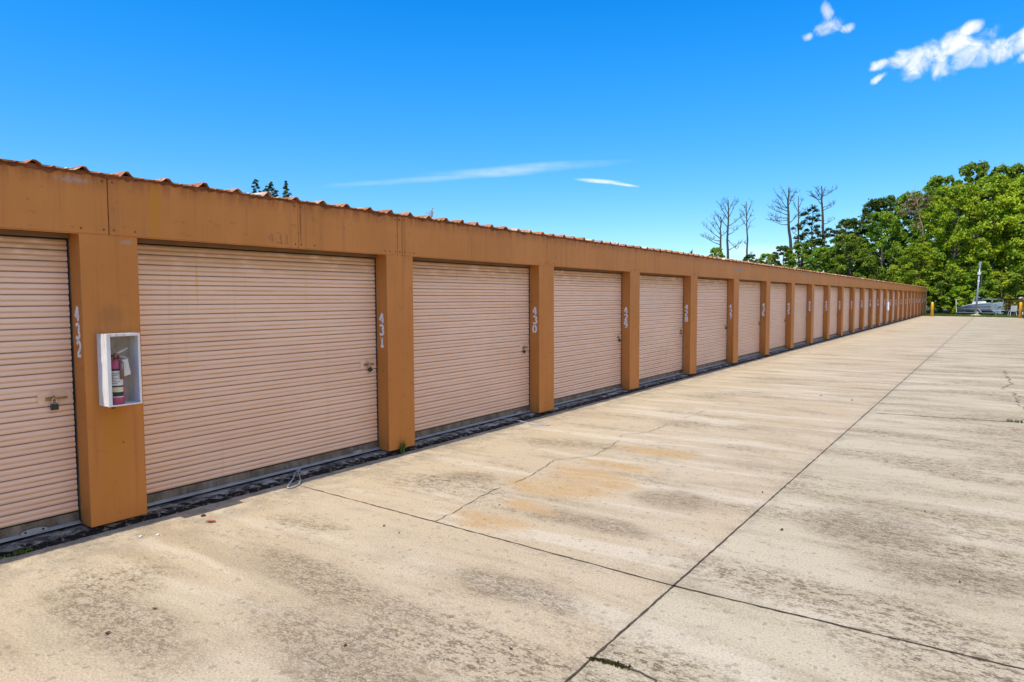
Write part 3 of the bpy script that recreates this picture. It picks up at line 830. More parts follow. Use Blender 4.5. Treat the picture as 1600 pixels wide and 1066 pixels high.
# ---------------------------------------------------------------- small things by the doors
m = MB(); P = [(-.12, 1.97, B + .03), (-.08, 1.88, B + .012), (-.03, 1.82, B + .012), (.03, 1.76, .055), (.09, 1.66, .022), (.13, 1.62, .010), (.155, 1.66, .009), (.13, 1.73, .010), (.08, 1.80, .03), (.03, 1.83, .055), (-.03, 1.86, B + .014), (-.09, 1.93, B + .02)]
def smoothpath(P, k=5):
    P = [Vector(p) for p in P]; out = []
    for i in range(len(P) - 1):
        p0 = P[max(0, i - 1)]; p1 = P[i]; p2 = P[i + 1]; p3 = P[min(len(P) - 1, i + 2)]
        for j in range(k):
            t = j / k
            out.append(.5 * ((2 * p1) + (-p0 + p2) * t + (2 * p0 - 5 * p1 + 4 * p2 - p3) * t * t + (-p0 + 3 * p1 - 3 * p2 + p3) * t ** 3))
    out.append(P[-1]); return out
m.tube(smoothpath(P), .0065, 8)
tag(m.build('cable_loop', M['galv_light'], smooth=True), 'grey steel cable loop hanging over the slab edge below the door beside pillar 431', 'cable')
m = MB(); m.tube([(-.22, 5.30, B + .008), (-.05, 5.42, B + .010), (.30, 5.55, .012), (.48, 5.62, .006)], .0045, 7)
tag(m.build('metal_rod', M['galv_light'], smooth=True), 'thin grey metal rod lying across the slab edge left of pillar 430', 'rod')

def blades(m, c, n, h, sp, r, w=.006):
    for i in range(n):
        a = r.uniform(0, 2 * PI); d = r.uniform(0, sp); bx = c[0] + d * math.cos(a); by = c[1] + d * math.sin(a)
        hh = h * r.uniform(.5, 1.1); b2 = r.uniform(0, 2 * PI); lean = r.uniform(.1, .7) * hh
        wx, wy = -math.sin(b2) * w, math.cos(b2) * w
        m.add([(bx - wx, by - wy, c[2]), (bx + wx, by + wy, c[2]), (bx + math.cos(b2) * lean * .5 + wx * .8, by + math.sin(b2) * lean * .5 + wy * .8, c[2] + hh * .6),
               (bx + math.cos(b2) * lean * .5 - wx * .8, by + math.sin(b2) * lean * .5 - wy * .8, c[2] + hh * .6), (bx + math.cos(b2) * lean, by + math.sin(b2) * lean, c[2] + hh)],
              [(0, 1, 2, 3), (3, 2, 4)])
r = random.Random(5)
m = MB(); blades(m, (.012, 3.235, .02), 30, .14, .022, r, .010)
tag(m.build('weed', M['weed'], fix=False), 'small green weed sprouting at the foot of pillar 431', 'weed')
m = MB()
for i in range(10): blades(m, (.0 + r.uniform(-.01, .02), -.46 + r.uniform(-.11, .11), .018), 9, .022, .02, r, .005)
tag(m.build('moss_clump', M['weed'], fix=False), 'yellow green moss clump on the black slab edge left of pillar 432', 'moss')
m = MB()
for i in range(22): blades(m, (5.62 + i * .05, 9.42 + r.uniform(-.02, .02), 0), 7, .05, .03, r, .008)
tag(m.build('joint_grass', M['weed'], fix=False), kind='stuff', label='low dry grass growing in the pavement joint at the right edge', cat='grass')

m = MB()
for (a_, b_, n_) in (((3.87, .575), (4.06, .605), 34),):
    for i in range(n_):
        q = i / n_; blades(m, (a_[0] + (b_[0] - a_[0]) * q + r.uniform(-.01, .01), a_[1] + (b_[1] - a_[1]) * q + r.uniform(-.012, .012), .002), 6, .012, .016, r, .004)
tag(m.build('moss_tuft', M['moss'], fix=False), 'dark mossy tuft in the crack beside the long joint, nearest the camera', 'moss')
# debris on the pavement
def stone(loc, s, mt, name, label, group=None, seed=1, cat='stone'):
    m = MB(); r = random.Random(seed); bm = bmesh.new(); bmesh.ops.create_icosphere(bm, subdivisions=2, radius=1)
    vs = [(v.co.x * s * (1 + r.uniform(-.2, .2)), v.co.y * s * 1.25 * (1 + r.uniform(-.2, .2)), (v.co.z * .6 + .5) * s) for v in bm.verts]
    fs = [tuple(v.index for v in f.verts) for f in bm.faces]; bm.free()
    m.add(vs, fs); o = m.build(name, mt, loc=loc); return tag(o, label, cat, group)
stone((.24, .73, 0), .017, M['litter'], 'stone', 'dark round stone on the concrete right of pillar 432', seed=4)
for i, (x, y) in enumerate(((.31, .20), (.38, .29))):
    stone((x, y, 0), .011, M['chip'], 'stone_chip', 'small white stone chip near the foot of pillar 432', 'white stone chips by the first pillar', 10 + i, 'stone chip')
stone((.22, 2.55, 0), .010, M['chip'], 'stone_chip', 'white stone chip on the concrete in front of the slab, left of pillar 431', seed=33, cat='stone chip')
def leaf(loc, L, rz, mt, seed, label, group=None):
    r = random.Random(seed); m = MB(); k = 6; vs = []
    for i in range(k + 1):
        t = i / k; w = L * .22 * math.sin(PI * (t * .92 + .04)); x = (t - .5) * L; zc = .004 + L * .35 * (t - .5) ** 2
        yb2 = L * .15 * math.sin(t * 2.5)
        vs += [(x, yb2 - w, zc + w * .5), (x, yb2, zc), (x, yb2 + w, zc + w * .6)]
    m.add(vs, [(3 * i + a, 3 * i + a + 1, 3 * i + a + 4, 3 * i + a + 3) for i in range(k) for a in (0, 1)])
    o = m.build('dry_leaf', mt, loc=loc, smooth=True, fix=False); o.rotation_euler = (0, 0, rz)
    return tag(o, label, 'leaf', group)
leaf((.44, .67, .001), .085, .6, M['redleaf'], 1, 'curled reddish leaf on the concrete right of pillar 432')
r = random.Random(77)
for i, (x, y) in enumerate(((1.67, -.64), (2.78, -.02), (3.49, .43), (1.58, -.35), (.89, -.33), (1.62, 1.38), (1.83, 1.33), (2.04, 2.31), (3.76, 3.94), (5.0, 4.12), (5.28, 2.64), (3.51, 10.42), (2.96, 10.7), (.75, 20.56), (1.3, 37.0), (1.69, 38.4), (4.15, 3.01))):
    leaf((x, y, .001), r.uniform(.024, .044) * (1 if y < 10 else 2.0), r.uniform(0, 6), M['litter'], 50 + i, 'small dark dry leaf fragment lying on the open concrete', 'dark leaf fragments scattered on the concrete')

# ---------------------------------------------------------------- things on the roof
def roof_fitting(loc, h, label, arms=True, mt='pole'):
    t = empty('roof_vent', loc, 0, label=label, cat='roof vent', group='fittings on the roof')
    m = MB(); m.tube([(0, 0, -.05), (0, 0, h * .45)], .016, 8); m.tube([(0, 0, h * .45), (.01, .005, h * .8)], .026, 8); m.tube([(.01, .005, h * .8), (.03, .015, h)], .008, 6)
    m.build('vent_pipe', M[mt], t)
    if arms:
        m = MB(); m.tube([(0, 0, h * .45), (-.05, -.055, h * .55)], .008, 6); m.tube([(0, 0, h * .6), (-.04, -.04, h * .72)], .005, 6); m.build('bracket', M['galv_light'], t)
    return t
roof_fitting((-.5, 4.33, 2.69), .21, 'thin grey fitting with side brackets on the roof edge left of pillar 430')
roof_fitting((-.5, 13.53, 2.69), .20, 'small dark fitting on the roof above pillar 428', True, 'barkd')
roof_fitting((-.5, 28.95, 2.66), .24, 'plain pale vent pipe on the roof far down the row', False, 'deckw')

# ---------------------------------------------------------------- bollards, pole, post at the far end
def bollard(loc, label):
    t = empty('bollard', loc, 0, label=label, cat='bollard', group='yellow bollards at the end of the lane')
    m = MB(); m.lathe([(.115, .05), (.115, 1.12), (.112, 1.20), (.09, 1.26), (.05, 1.295), (.0, 1.30)], seg=20); m.build('sleeve', M['yellow'], t, smooth=True)
    m = MB(); m.lathe([(.16, -.02), (.16, .02), (.13, .05), (.0, .05)], seg=16); m.build('base', M['rust'], t)
    m = MB()
    for z in (.98, 1.08): m.lathe([(.1155, z), (.118, z + .006), (.118, z + .018), (.1155, z + .024)], seg=20)
    m.build('band', M['yellow'], t)
    return t
bollard((.95, 70.0, 0), 'yellow bollard at the far corner of the storage building')
bollard((7.28, 67.2, 0), 'yellow bollard beside the end pillar of the building across the lane')

t = empty('light_pole', (4.15, 73.3, 0), 0, label='slim grey metal pole standing in front of the boat', cat='pole')
m = MB(); m.tube([(0, 0, 0), (.10, .01, 2.4), (.20, .02, 4.8)], [.085, .075, .055], 12); m.build('pole', M['pole'], t, smooth=True)
m = MB(); m.tube([(.155, .02, 3.75), (.165, .02, 4.0)], .14, 10); m.build('junction_collar', M['deckw'], t)
m = MB(); m.tube([(.13, .02, 3.1), (.135, .02, 3.25)], .095, 10); m.build('clamp', M['deckw'], t)
m = MB(); m.tube([(.19, .02, 4.3), (.21, .02, 4.95)], .085, 8); m.build('camera_housing', M['pole'], t)
m = MB(); m.lathe([(.50, -.03), (.46, .05), (.25, .13), (.0, .14)], seg=14); m.build('footing', M['cream'], t)

# the twin building across the lane: only the corner of its far end is in the picture
opp = empty('storage_building', (7.45, 61.1, 0), PI, label='matching storage building across the lane, only its end pillar showing at the right edge', cat='storage building')
for c_ in list(bld.children):
    if c_.name.startswith(('corner_trim', 'end_cladding', 'faded_digit')): continue
    q = c_.copy(); COL.objects.link(q); q.parent = opp
    for d_ in list(c_.children):
        if d_.name.startswith('unit_number'): continue
        e_ = d_.copy(); COL.objects.link(e_); e_.parent = q
m = MB(); m.box(-.17, -.01, Y_START - .004, Y_START - .016, 1.55, 2.05); m.build('notice', M['deckw'], opp)

# ---------------------------------------------------------------- boat on its trailer
BX, BY = 4.2, 77.5; BR = math.radians(-38)
boat = empty('motorboat', (BX, BY, -.34), BR, label='grey blue open motorboat with white deck parked on a trailer before the trees', cat='boat')
boat.scale = (.84, .84, .86); Lb = 4.6
def hull():
    m = MB(); secs = 14; vs = []; k = 9
    for i in range(secs + 1):
        t = i / secs; x = -Lb / 2 + Lb * t                  # bow at -x
        beam = .95 * min(1, (t * 2.1) ** .55) if t > 0 else .02
        sheer = 1.62 + .10 * t - .50 * (1 - t) ** 2.2
        keel = .62 + .55 * max(0, .28 - t) ** 1.3 * 2.0
        chine = keel + .32
        prof = [(-beam, sheer), (-beam * 1.0, sheer - .08), (-beam * .97, (sheer + chine) / 2 + .1), (-beam * .80, chine), (0, keel), (beam * .80, chine), (beam * .97, (sheer + chine) / 2 + .1), (beam, sheer - .08), (beam, sheer)]
        for (y, z) in prof: vs.append((x - (.25 * (z - keel) if t < .12 else 0) * (1 - t / .12 if t < .12 else 0), y, z))
    fs = [(i * k + j, i * k + j + 1, (i + 1) * k + j + 1, (i + 1) * k + j) for i in range(secs) for j in range(k - 1)]
    fs += [tuple(range(k)), tuple(secs * k + j for j in range(k - 1, -1, -1))]
    m.add(vs, fs)
    return m, [(vs[i * k], vs[i * k + k - 1]) for i in range(secs + 1)]
hm, rim = hull()
h = hm.build('hull', M['hull'], boat, smooth=False)
m = MB()
for s_ in (0, 1): m.tube([Vector(p[s_]) + Vector((0, 0, .01)) for p in rim], .045, 6)
m.build('gunwale', M['deckw'], h)
m = MB()
for s_ in (-1, 1):
    m.add([(-1.9, s_ * .80, 1.06), (2.44, s_ * .955, 1.25), (2.44, s_ * .955, 1.12), (-1.9, s_ * .78, 1.02)], [(0, 1, 2, 3)])
m.build('hull_stripe', M['pole'], h, fix=False)
vs = []
for p in rim: vs += [(p[0][0], p[0][1], p[0][2] - .03), (p[1][0], p[1][1], p[1][2] - .03)]
m = MB(); m.add(vs, [(2 * i, 2 * i + 2, 2 * i + 3, 2 * i + 1) for i in range(len(rim) - 1)]); m.build('deck', M['deckw'], boat)
m = MB(); m.prism([(-.35, 1.6), (-.25, 1.88), (.65, 1.92), (.75, 1.6)], -.45, .45); m.build('console', M['deckw'], boat, bevel=.03)
m = MB(); m.prism([(-.15, 1.90), (.0, 2.12), (.52, 2.14), (.58, 1.92)], -.38, .38); m.build('windscreen', M['glass'], boat)
m = MB(); m.tube([(-.15, -.4, 1.9), (-.1, -.4, 2.42), (.4, -.4, 2.44), (.62, -.4, 2.3)], .018, 6); m.build('grab_rail', M['deckw'], boat)
m = MB()
for s_ in (-1, 1): m.tube([(1.0, s_ * .85, 1.7), (1.25, s_ * .80, 2.15), (2.0, s_ * .80, 2.2), (2.35, s_ * .85, 2.05), (2.4, s_ * .9, 1.7)], .022, 6)
for x in (1.25, 2.0): m.tube([(x, -.80, 2.17), (x, .80, 2.17)], .02, 6)
m.build('stern_rail', M['steel'], boat)
m = MB(); m.box(2.48, 2.85, -.16, .16, 1.35, 1.85); m.box(2.55, 2.78, -.07, .07, .55, 1.35); m.box(2.5, 2.95, -.05, .05, .55, .66); m.build('outboard_motor', M['hull'], boat, bevel=.04)
for y_ in (-.5,):
    pass
trl = empty('boat_trailer', (BX, BY, -.06), BR, label='low galvanised trailer with white guide pole carrying the motorboat', cat='trailer')
trl.scale = (.84, .84, .9)
m = MB()
for s_ in (-1, 1): m.box(-1.7, 2.5, s_ * .75 - .04, s_ * .75 + .04, .28, .36); m.tube([(-1.7, s_ * .75, .32), (-2.8, 0, .30)], .04, 8)
for x in (-1.4, .2, 1.6, 2.4): m.box(x - .03, x + .03, -.72, .72, .29, .34)
m.build('frame', M['galv_light'], trl)
m = MB()
for s_ in (-1, 1): m.box(-1.3, 2.3, s_ * .45 - .05, s_ * .45 + .05, .34, .46)
m.build('bunk', M['wood'], trl)
for s_ in (-1, 1):
    m = MB(); m.tube([(.9, s_ * 1.02 - .09, .30), (.9, s_ * 1.02 + .09, .30)], .30, 20); w_ = m.build('wheel', M['tyre'], trl)
    m = MB(); m.tube([(.9, s_ * 1.02 - .10, .30), (.9, s_ * 1.02 + .10, .30)], .16, 14); m.build('rim', M['deckw'], w_)
    m = MB(); m.prism([(.9 + .38 * math.cos(a), .32 + .38 * math.sin(a)) for a in [PI * i / 10 for i in range(11)]] + [(.9 + .34 * math.cos(a), .32 + .34 * math.sin(a)) for a in [PI - PI * i / 10 for i in range(11)]], s_ * 1.02 - .13, s_ * 1.02 + .13); m.build('fender', M['galv_light'], trl)
m = MB(); m.tube([(-2.0, -.72, .30), (-2.05, -.80, 1.75)], .045, 8); m.build('guide_pole', M['deckw'], trl)
m = MB(); m.tube([(-2.6, 0, .08), (-2.6, 0, .60)], .05, 8); m.build('jack', M['pole'], trl)

# empty utility trailer and stacked chair behind the right bollard
ut = empty('utility_trailer', (7.5, 74.2, 0), math.radians(-8), label='rusty low utility trailer with mesh sides behind the right yellow bollard', cat='trailer')
m = MB(); m.box(-1.1, 1.6, -.7, .7, .48, .56); m.build('bed', M['wood'], ut)
m = MB()
for z in (.75, 1.05, 1.35): m.box(-1.1, 1.6, -.72, -.69, z, z + .035); m.box(-1.1, 1.6, .69, .72, z, z + .035)
for i in range(7):
    x = -1.1 + i * .445
    m.box(x - .015, x + .015, -.725, -.685, .56, 1.385); m.box(x - .015, x + .015, .685, .725, .56, 1.385)
m.build('side_rail', M['rust'], ut)
for s_ in (-1, 1):
    m = MB(); m.tube([(.3, s_ * .85 - .08, .28), (.3, s_ * .85 + .08, .28)], .28, 18); w_ = m.build('wheel', M['tyre'], ut)
    m = MB(); m.tube([(.3, s_ * .85 - .09, .28), (.3, s_ * .85 + .09, .28)], .14, 12); m.build('rim', M['deckw'], w_)
m = MB(); m.tube([(-1.1, 0, .5), (-2.0, 0, .45)], .035, 8); m.tube([(-1.85, 0, .02), (-1.85, 0, .75)], .04, 8); m.build('drawbar', M['galv_light'], ut)
ch = empty('garden_chair', (6.85, 72.8, -.02), math.radians(200), label='white garden chair standing in front of the rusty utility trailer', cat='chair')
m = MB(); m.box(-.24, .24, -.24, .22, .42, .46); m.build('seat', M['deckw'], ch, bevel=.01)
m = MB(); m.prism([(.20, .46), (.24, .46), (.36, .95), (.32, .96)], -.24, .24, axis='x'); m.build('backrest', M['deckw'], ch)
for sx in (-1, 1):
    for sy in (-1, 1):
        m = MB(); m.tube([(sx * .21, sy * .19, .43), (sx * .25, sy * .25, 0)], .02, 6); m.build('leg', M['deckw'], ch)
pr_ = empty('parked_trailer', (-.95, 78.8, 0), 0, label='low white trailer end showing behind the far corner of the building', cat='trailer')
m = MB(); m.box(-1.6, .9, -.8, .8, .55, .85); m.build('body', M['deckw'], pr_, bevel=.03)
for sx in (-.6,):
    for sy in (-.82, .82):
        m = MB(); m.tube([(.3, sy - .09, .3), (.3, sy + .09, .3)], .3, 16); m.build('wheel', M['tyre'], pr_)

# ---------------------------------------------------------------- trees
def leaf_mesh(name, centers, radii, per, size, seed, mt, up=.35, squash=.8, aspect=.55, shell=.55, droop=0):
    rg = np.random.default_rng(seed)
    C = np.repeat(np.array(centers), per, axis=0); Rr = np.repeat(np.array(radii), per)
    n = len(C)
    d = rg.normal(size=(n, 3)); d /= np.linalg.norm(d, axis=1)[:, None]
    d[:, 2] = np.where(d[:, 2] < -.3, -d[:, 2], d[:, 2])
    rad = Rr * (shell + (1 - shell) * rg.random(n)) * (1 + .18 * rg.normal(size=n))
    P = C + d * rad[:, None] * np.array([1, 1, squash])
    nrm = d * .55 + rg.normal(size=(n, 3)) * .55; nrm[:, 2] += up
    nrm /= np.linalg.norm(nrm, axis=1)[:, None]
    a = np.cross(nrm, rg.normal(size=(n, 3))); a /= np.linalg.norm(a, axis=1)[:, None]
    b = np.cross(nrm, a)
    s = size * rg.uniform(.55, 1.25, n)[:, None]
    V = np.stack([P - a * s, P - b * s * aspect + nrm * s * .12, P + a * s, P + b * s * aspect + nrm * s * .12], 1).reshape(-1, 3)
    me = bpy.data.meshes.new(name)
    me.vertices.add(4 * n); me.vertices.foreach_set('co', V.astype(np.float32).ravel())
    me.loops.add(4 * n); me.loops.foreach_set('vertex_index', np.arange(4 * n, dtype=np.int32))
    me.polygons.add(n); me.polygons.foreach_set('loop_start', np.arange(0, 4 * n, 4, dtype=np.int32))
    me.polygons.foreach_set('loop_total', np.full(n, 4, dtype=np.int32))
    me.materials.append(mt); me.update(calc_edges=True); me.validate()
    return me

def broad_proto(seed, H, Rm, ncl, mt, low=.12, per=125, size=.17):
    """crown mesh + trunk mesh of a broadleaf tree, height H, crown radius Rm"""
    r = random.Random(seed); cs = []; rs = []
    tm = MB()
    lean = (r.uniform(-.4, .4), r.uniform(-.4, .4))
    spine = [(lean[0] * t * t, lean[1] * t * t, H * .86 * t) for t in [i / 7 for i in range(8)]]
    tm.tube(spine, [.20 * H / 10 * (1 - .85 * i / 7) + .02 for i in range(8)], 7)
    for i in range(ncl):
        t = low + (1 - low) * ((i + r.random()) / ncl)
        z = H * t
        env = Rm * (math.sin(PI * min(1, max(0, (t - low * .6) / (1.04 - low * .6))) ** .85) ** .6) * r.uniform(.85, 1.12)
        a = i * 2.399 + r.uniform(-.5, .5)
        rr_ = env * math.sqrt(r.uniform(.12, 1))
        rc = r.uniform(.40, 1.0) * Rm * .27 * (1.1 - .35 * t)
        c = (rr_ * math.cos(a) + lean[0] * t * t, rr_ * math.sin(a) + lean[1] * t * t, min(z, H - rc * .7))
        cs.append(c); rs.append(rc)
        if i % 3 == 0:
            tb = max(.12, t - .18 * r.random() - .06); s = tb / .86
            st = (lean[0] * s * s, lean[1] * s * s, H * tb)
            tm.tube([st, ((st[0] + c[0]) / 2, (st[1] + c[1]) / 2, (st[2] + c[2]) / 2 + .2), c], [.07 * (1.1 - t), .045 * (1.1 - t), .012], 5)
    me = leaf_mesh('crown', cs, rs, int(per * 1.25), size, seed, mt)
    return me, tm
PROTO = {}
def proto(key, *a, **k):
    me, tm = broad_proto(*a, **k)
    o = tm.build('trunk', M['bark']); tme = o.data; bpy.data.objects.remove(o)
    PROTO[key] = (me, tme)
proto('b0', 101, 10, 3.1, 135, M['leaf_bright'], per=145, size=.125)
proto('b1', 102, 10, 3.0, 125, M['leaf_bright'], per=145, size=.125)
proto('m0', 103, 10, 2.9, 130, M['leaf_mid'], per=145, size=.125)
proto('m1', 104, 10, 2.7, 115, M['leaf_mid'], per=145, size=.125)
proto('d0', 105, 10, 2.5, 100, M['leaf_dark'], per=145, size=.125)
proto('s0', 106, 4, 1.9, 34, M['leaf_bright'], low=.10, per=130, size=.12)
proto('s1', 107, 4, 1.9, 34, M['leaf_mid'], low=.10, per=130, size=.12)
def tree(key, x, y, H, Rm, rz, label, name='broadleaf_tree', cat='tree', group='broadleaf trees beyond the end of the lane'):
    me, tm = PROTO[key]; h0 = 4 if key[0] == 's' else 10; r0 = {'b0': 3.1, 'b1': 3.0, 'm0': 2.9, 'm1': 2.7, 'd0': 2.5, 's0': 1.9, 's1': 1.9}[key]
    t = empty(name, (x, y, -.03), rz, label=label, cat=cat, group=group)
    t.scale = (1.10 * Rm / r0, 1.10 * Rm / r0, H / h0)
    for nm, q in (('crown', me), ('trunk', tm)):
        o = bpy.data.objects.new(nm, q); COL.objects.link(o); o.parent = t
    return t
TR = [
 ('m1', -26.9, 95, 8.9, 1.7, 'small green treetop at the foot of the leftmost pair of bare trees'),
 ('d0', -21.6, 92, 7.6, 1.5, 'small dark treetop just right of the lone thin bare tree'),
 ('m1', -19.4, 92, 7.6, 2.0, 'low rounded green tree left of the tall bare pine with long limbs'),
 ('d0', -17.3, 92, 8.5, 1.9, 'dark tree at the foot of the tall bare pine with long limbs'),
 ('m0', -14.9, 90, 8.6, 2.3, 'mid green tree below the tufted pine'),
 ('d0', -13.2, 93, 9.3, 2.2, 'dark rounded tree between the tufted pine and the bare pine right of it'),
 ('m1', -12.0, 87, 7.8, 2.0, 'low green tree at the foot of the rightmost bare pine on the skyline'),
 ('m0', -10.2, 84, 7.2, 2.3, 'low leafy tree just left of the first tall green trees above the roof'),
 ('d0', -9.4, 93, 11.6, 2.3, 'dark tree beside the pale slim pine trunk, left end of the tall canopy'),
 ('m0', -7.9, 83, 8.8, 2.5, 'bright mid height tree standing in front of the left dark canopy'),
 ('d0', -7.1, 95, 14.0, 2.9, 'tall dark tree forming the first high step of the canopy'),
 ('m0', -5.0, 86, 11.4, 2.5, 'mid green tree in front of the second high step of the canopy'),
 ('d0', -5.0, 98, 14.6, 2.9, 'tall dark tree on the skyline left of the leaning pink barked pine'),
 ('m1', -2.7, 96, 14.6, 2.9, 'tall dark green tree behind the leaning pink barked pine'),
 ('b1', -1.3, 81.2, 7.4, 2.3, 'yellow green tree right above the far end of the roof'),
 ('m0', -.2, 89, 12.6, 2.6, 'green tree just right of the leaning pink barked pine'),
 ('m1', .3, 94, 16.0, 3.3, 'tall tree on the skyline above the far end of the building'),
 ('b0', 1.9, 84, 13.4, 3.2, 'big bright green tree right of the far corner of the building'),
 ('m1', 3.7, 95, 17.2, 3.3, 'highest tree on the skyline, left of the grey pole'),
 ('b1', 5.3, 85.5, 14.3, 3.4, 'broad bright yellow green tree directly behind the grey pole'),
 ('m0', 7.1, 95, 16.6, 3.5, 'tall tree on the skyline right of the grey pole'),
 ('b0', 8.6, 87, 14.3, 3.4, 'bright green tree filling the right edge of the picture'),
 ('m1', 10.6, 93, 17.0, 3.6, 'tallest tree crown rising at the right edge of the picture'),
 ('b1', 12.4, 86, 13.6, 3.4, 'green tree beyond the end of the twin building at the right edge'),
]
r = random.Random(9)
for (k, x, y, H, Rm, lab) in TR: tree(k, x, y, H, Rm, r.uniform(0, 6.28), lab)
SH = [('s0', -1.0, 80.2, 3.6, 1.7, 'bushy green shrub against the far end of the building'),
      ('s1', 1.0, 81.0, 4.4, 2.0, 'tall green shrub right behind the left yellow bollard'),
      ('s0', 2.5, 79.8, 2.8, 1.5, 'low bright shrub between the left bollard and the boat bow'),
      ('s1', 4.3, 81.5, 4.6, 2.1, 'tall shrub behind the bow of the boat'),
      ('s0', 6.2, 81.5, 4.2, 2.0, 'bright shrub behind the stern of the boat'),
      ('s1', 8.2, 80.5, 4.6, 2.1, 'dense shrub behind the rusty utility trailer'),
      ('s0', 10.4, 79.5, 4.4, 2.1, 'shrub beyond the end of the twin building at the right edge')]
for (k, x, y, H, Rm, lab) in SH: tree(k, x, y, H, Rm, r.uniform(0, 6.28), lab, 'shrub', 'shrub', 'shrubs at the foot of the trees')
cs = []; rs = []
for i in range(150):
    x = r.uniform(-40, 30); z = r.uniform(.5, 6.5 if x > -6 else 5.5); cs.append((x, r.uniform(99, 106), z)); rs.append(r.uniform(1.0, 1.9))
o = bpy.data.objects.new('woodland', leaf_mesh('woodland', cs, rs, 130, .30, 500, M['leaf_dark'])); COL.objects.link(o)
tag(o, 'dark wood filling the gaps far behind the trees', 'woodland', kind='stuff')

# bare pines: trunk path and limbs given in metres (sideways, height)
SIDE = Vector((math.cos(.52), math.sin(.52), 0)); DEP = Vector((-math.sin(.52), math.cos(.52), 0))
def bare(name, x, y, trunk, limbs, r0, seed, label, mt='barkd', twig=6, tufts=None, tm='needle', tuft_r=.62, cat='dead tree', group='bare pines behind the storage building', per=120):
    r = random.Random(seed); t = empty(name, (x, y, 0), 0, label=label, cat=cat, group=group)
    m = MB(); tp = [Vector((0, 0, 0)) + SIDE * a + Vector((0, 0, h)) for a, h in trunk]
    tq = [tp[0]]
    for a_, b_ in zip(tp[:-1], tp[1:]):
        for q in (.33, .66): tq.append(a_.lerp(b_, q) + SIDE * r.uniform(-.13, .13) + DEP * r.uniform(-.13, .13))
        tq.append(b_)
    tp = tq
    n = len(tp); m.tube(tp, [r0 * 1.3 * (1 - .72 * i / (n - 1)) for i in range(n)], 7)
    m.build('trunk', M[mt], t, smooth=True)
    def at(h):
        for a, b in zip(tp[:-1], tp[1:]):
            if a.z <= h <= b.z: return a.lerp(b, (h - a.z) / (b.z - a.z))
        return tp[-1]
    lm = MB(); ends = []
    for (h, dx, dz) in limbs:
        p0 = at(h); dy = r.uniform(-.55, .55) * abs(dx); p3 = p0 + SIDE * dx + DEP * dy + Vector((0, 0, dz))
        P = [p0, p0.lerp(p3, .33) + Vector((0, 0, -.04 * abs(dx) + r.uniform(-.12, .12))), p0.lerp(p3, .7) + Vector((0, 0, r.uniform(-.18, .18))), p3]
        L = (p3 - p0).length
        lm.tube(P, [.062 * min(1.3, L / 2.5 + .3), .045, .030, .014], 5)
        for q in range(int(1.6 * twig * L / 2.5) + 3):
            s = r.uniform(.3, 1); b = p0.lerp(p3, s); l2 = r.uniform(.3, .95)
            e = b + SIDE * (r.uniform(-.4, .9) * (1 if dx > 0 else -1)) * l2 + DEP * r.uniform(-.7, .7) * l2 + Vector((0, 0, r.uniform(-.1, .9))) * l2
            lm.tube([b, b.lerp(e, .5) + Vector((0, 0, r.uniform(-.08, .08))), e], [.024, .018, .010], 4, cap=False)
            for q2 in range(2):
                e2 = e + Vector((r.uniform(-.3, .3), r.uniform(-.3, .3), r.uniform(-.05, .35)))
                lm.tube([b.lerp(e, r.uniform(.5, 1)), e2], [.014, .008], 4, cap=False); ends.append(e2)
        ends.append(p3)
    lm.build('bare_crown', M[mt], t)
    if tufts is not None:
        cs = [tuple(SIDE * a + DEP * r.uniform(-.8, .8) + Vector((0, 0, h))) for a, h in tufts]
        me = leaf_mesh('foliage', cs, [tuft_r * r.uniform(.55, 1.15) for _ in cs], per, .20, seed, M[tm], up=.3, squash=.75, aspect=.30, shell=.1)
        o = bpy.data.objects.new('foliage', me); COL.objects.link(o); o.parent = t
    return t
# A and B
bare('bare_pine', -31.9, 112, [(0, 0), (-.1, 8), (-.25, 12.2), (-.3, 15.2)], [(10.6, -3.2, 1.6), (11.2, -2.6, 1.0), (11.6, -3.1, 2.2), (12.2, -1.8, 2.3), (13.0, -1.2, 2.4), (12.0, 1.2, 1.2), (14.2, .7, 1.4), (14, -.6, 1.6)], .20, 31, 'bare pine leaning its limbs left, leftmost of the skyline trees', twig=6)
bare('bare_pine', -31.0, 112, [(0, 0), (.1, 8), (0, 13), (-.05, 18)], [(12.2, 2.6, 1.8), (13.4, -2.4, 2.6), (13.6, 3.0, 2.2), (14.6, -1.4, 2.8), (15, 1.5, 2.9), (15.5, -1.1, 2.2), (16.2, .9, 1.8), (9.6, 2.3, 1.5), (16.8, -.6, 1.3), (11.5, 1.4, -1.8)], .22, 32, 'tall bare forked pine, second from the left on the skyline', twig=6)
bare('bare_pine', -27.8, 112, [(0, 0), (0, 8), (-.1, 13), (-.25, 17.4)], [(12.6, .6, 1.6), (13.4, -.9, 1.5), (14.0, .9, 2.0), (14.6, -.8, 1.3), (15, .7, 2.3), (15.8, -.5, 1.2), (10.5, -.5, .3), (8.8, .7, 0)], .16, 33, 'lone thin bare pine with short twigs', twig=5)
bare('bare_pine', -20.05, 108, [(0, 0), (0, 8), (-.35, 12), (-.55, 15.6), (-.5, 18.3)], [(12.8, -3.6, .7), (13.8, -3.3, .4), (14.2, -2.6, 1.4), (14.8, -2.0, 1.0), (15.2, -1.9, 2.4), (15.6, 1.1, 2.4), (15.3, -2.3, .9), (16.4, -.8, 1.8), (16.2, .9, 1.4), (13.0, 2.0, 2.2), (16.9, .3, 1.5), (13.6, -2.1, -.1)], .24, 34, 'tall bare pine with long layered limbs reaching left', twig=7)
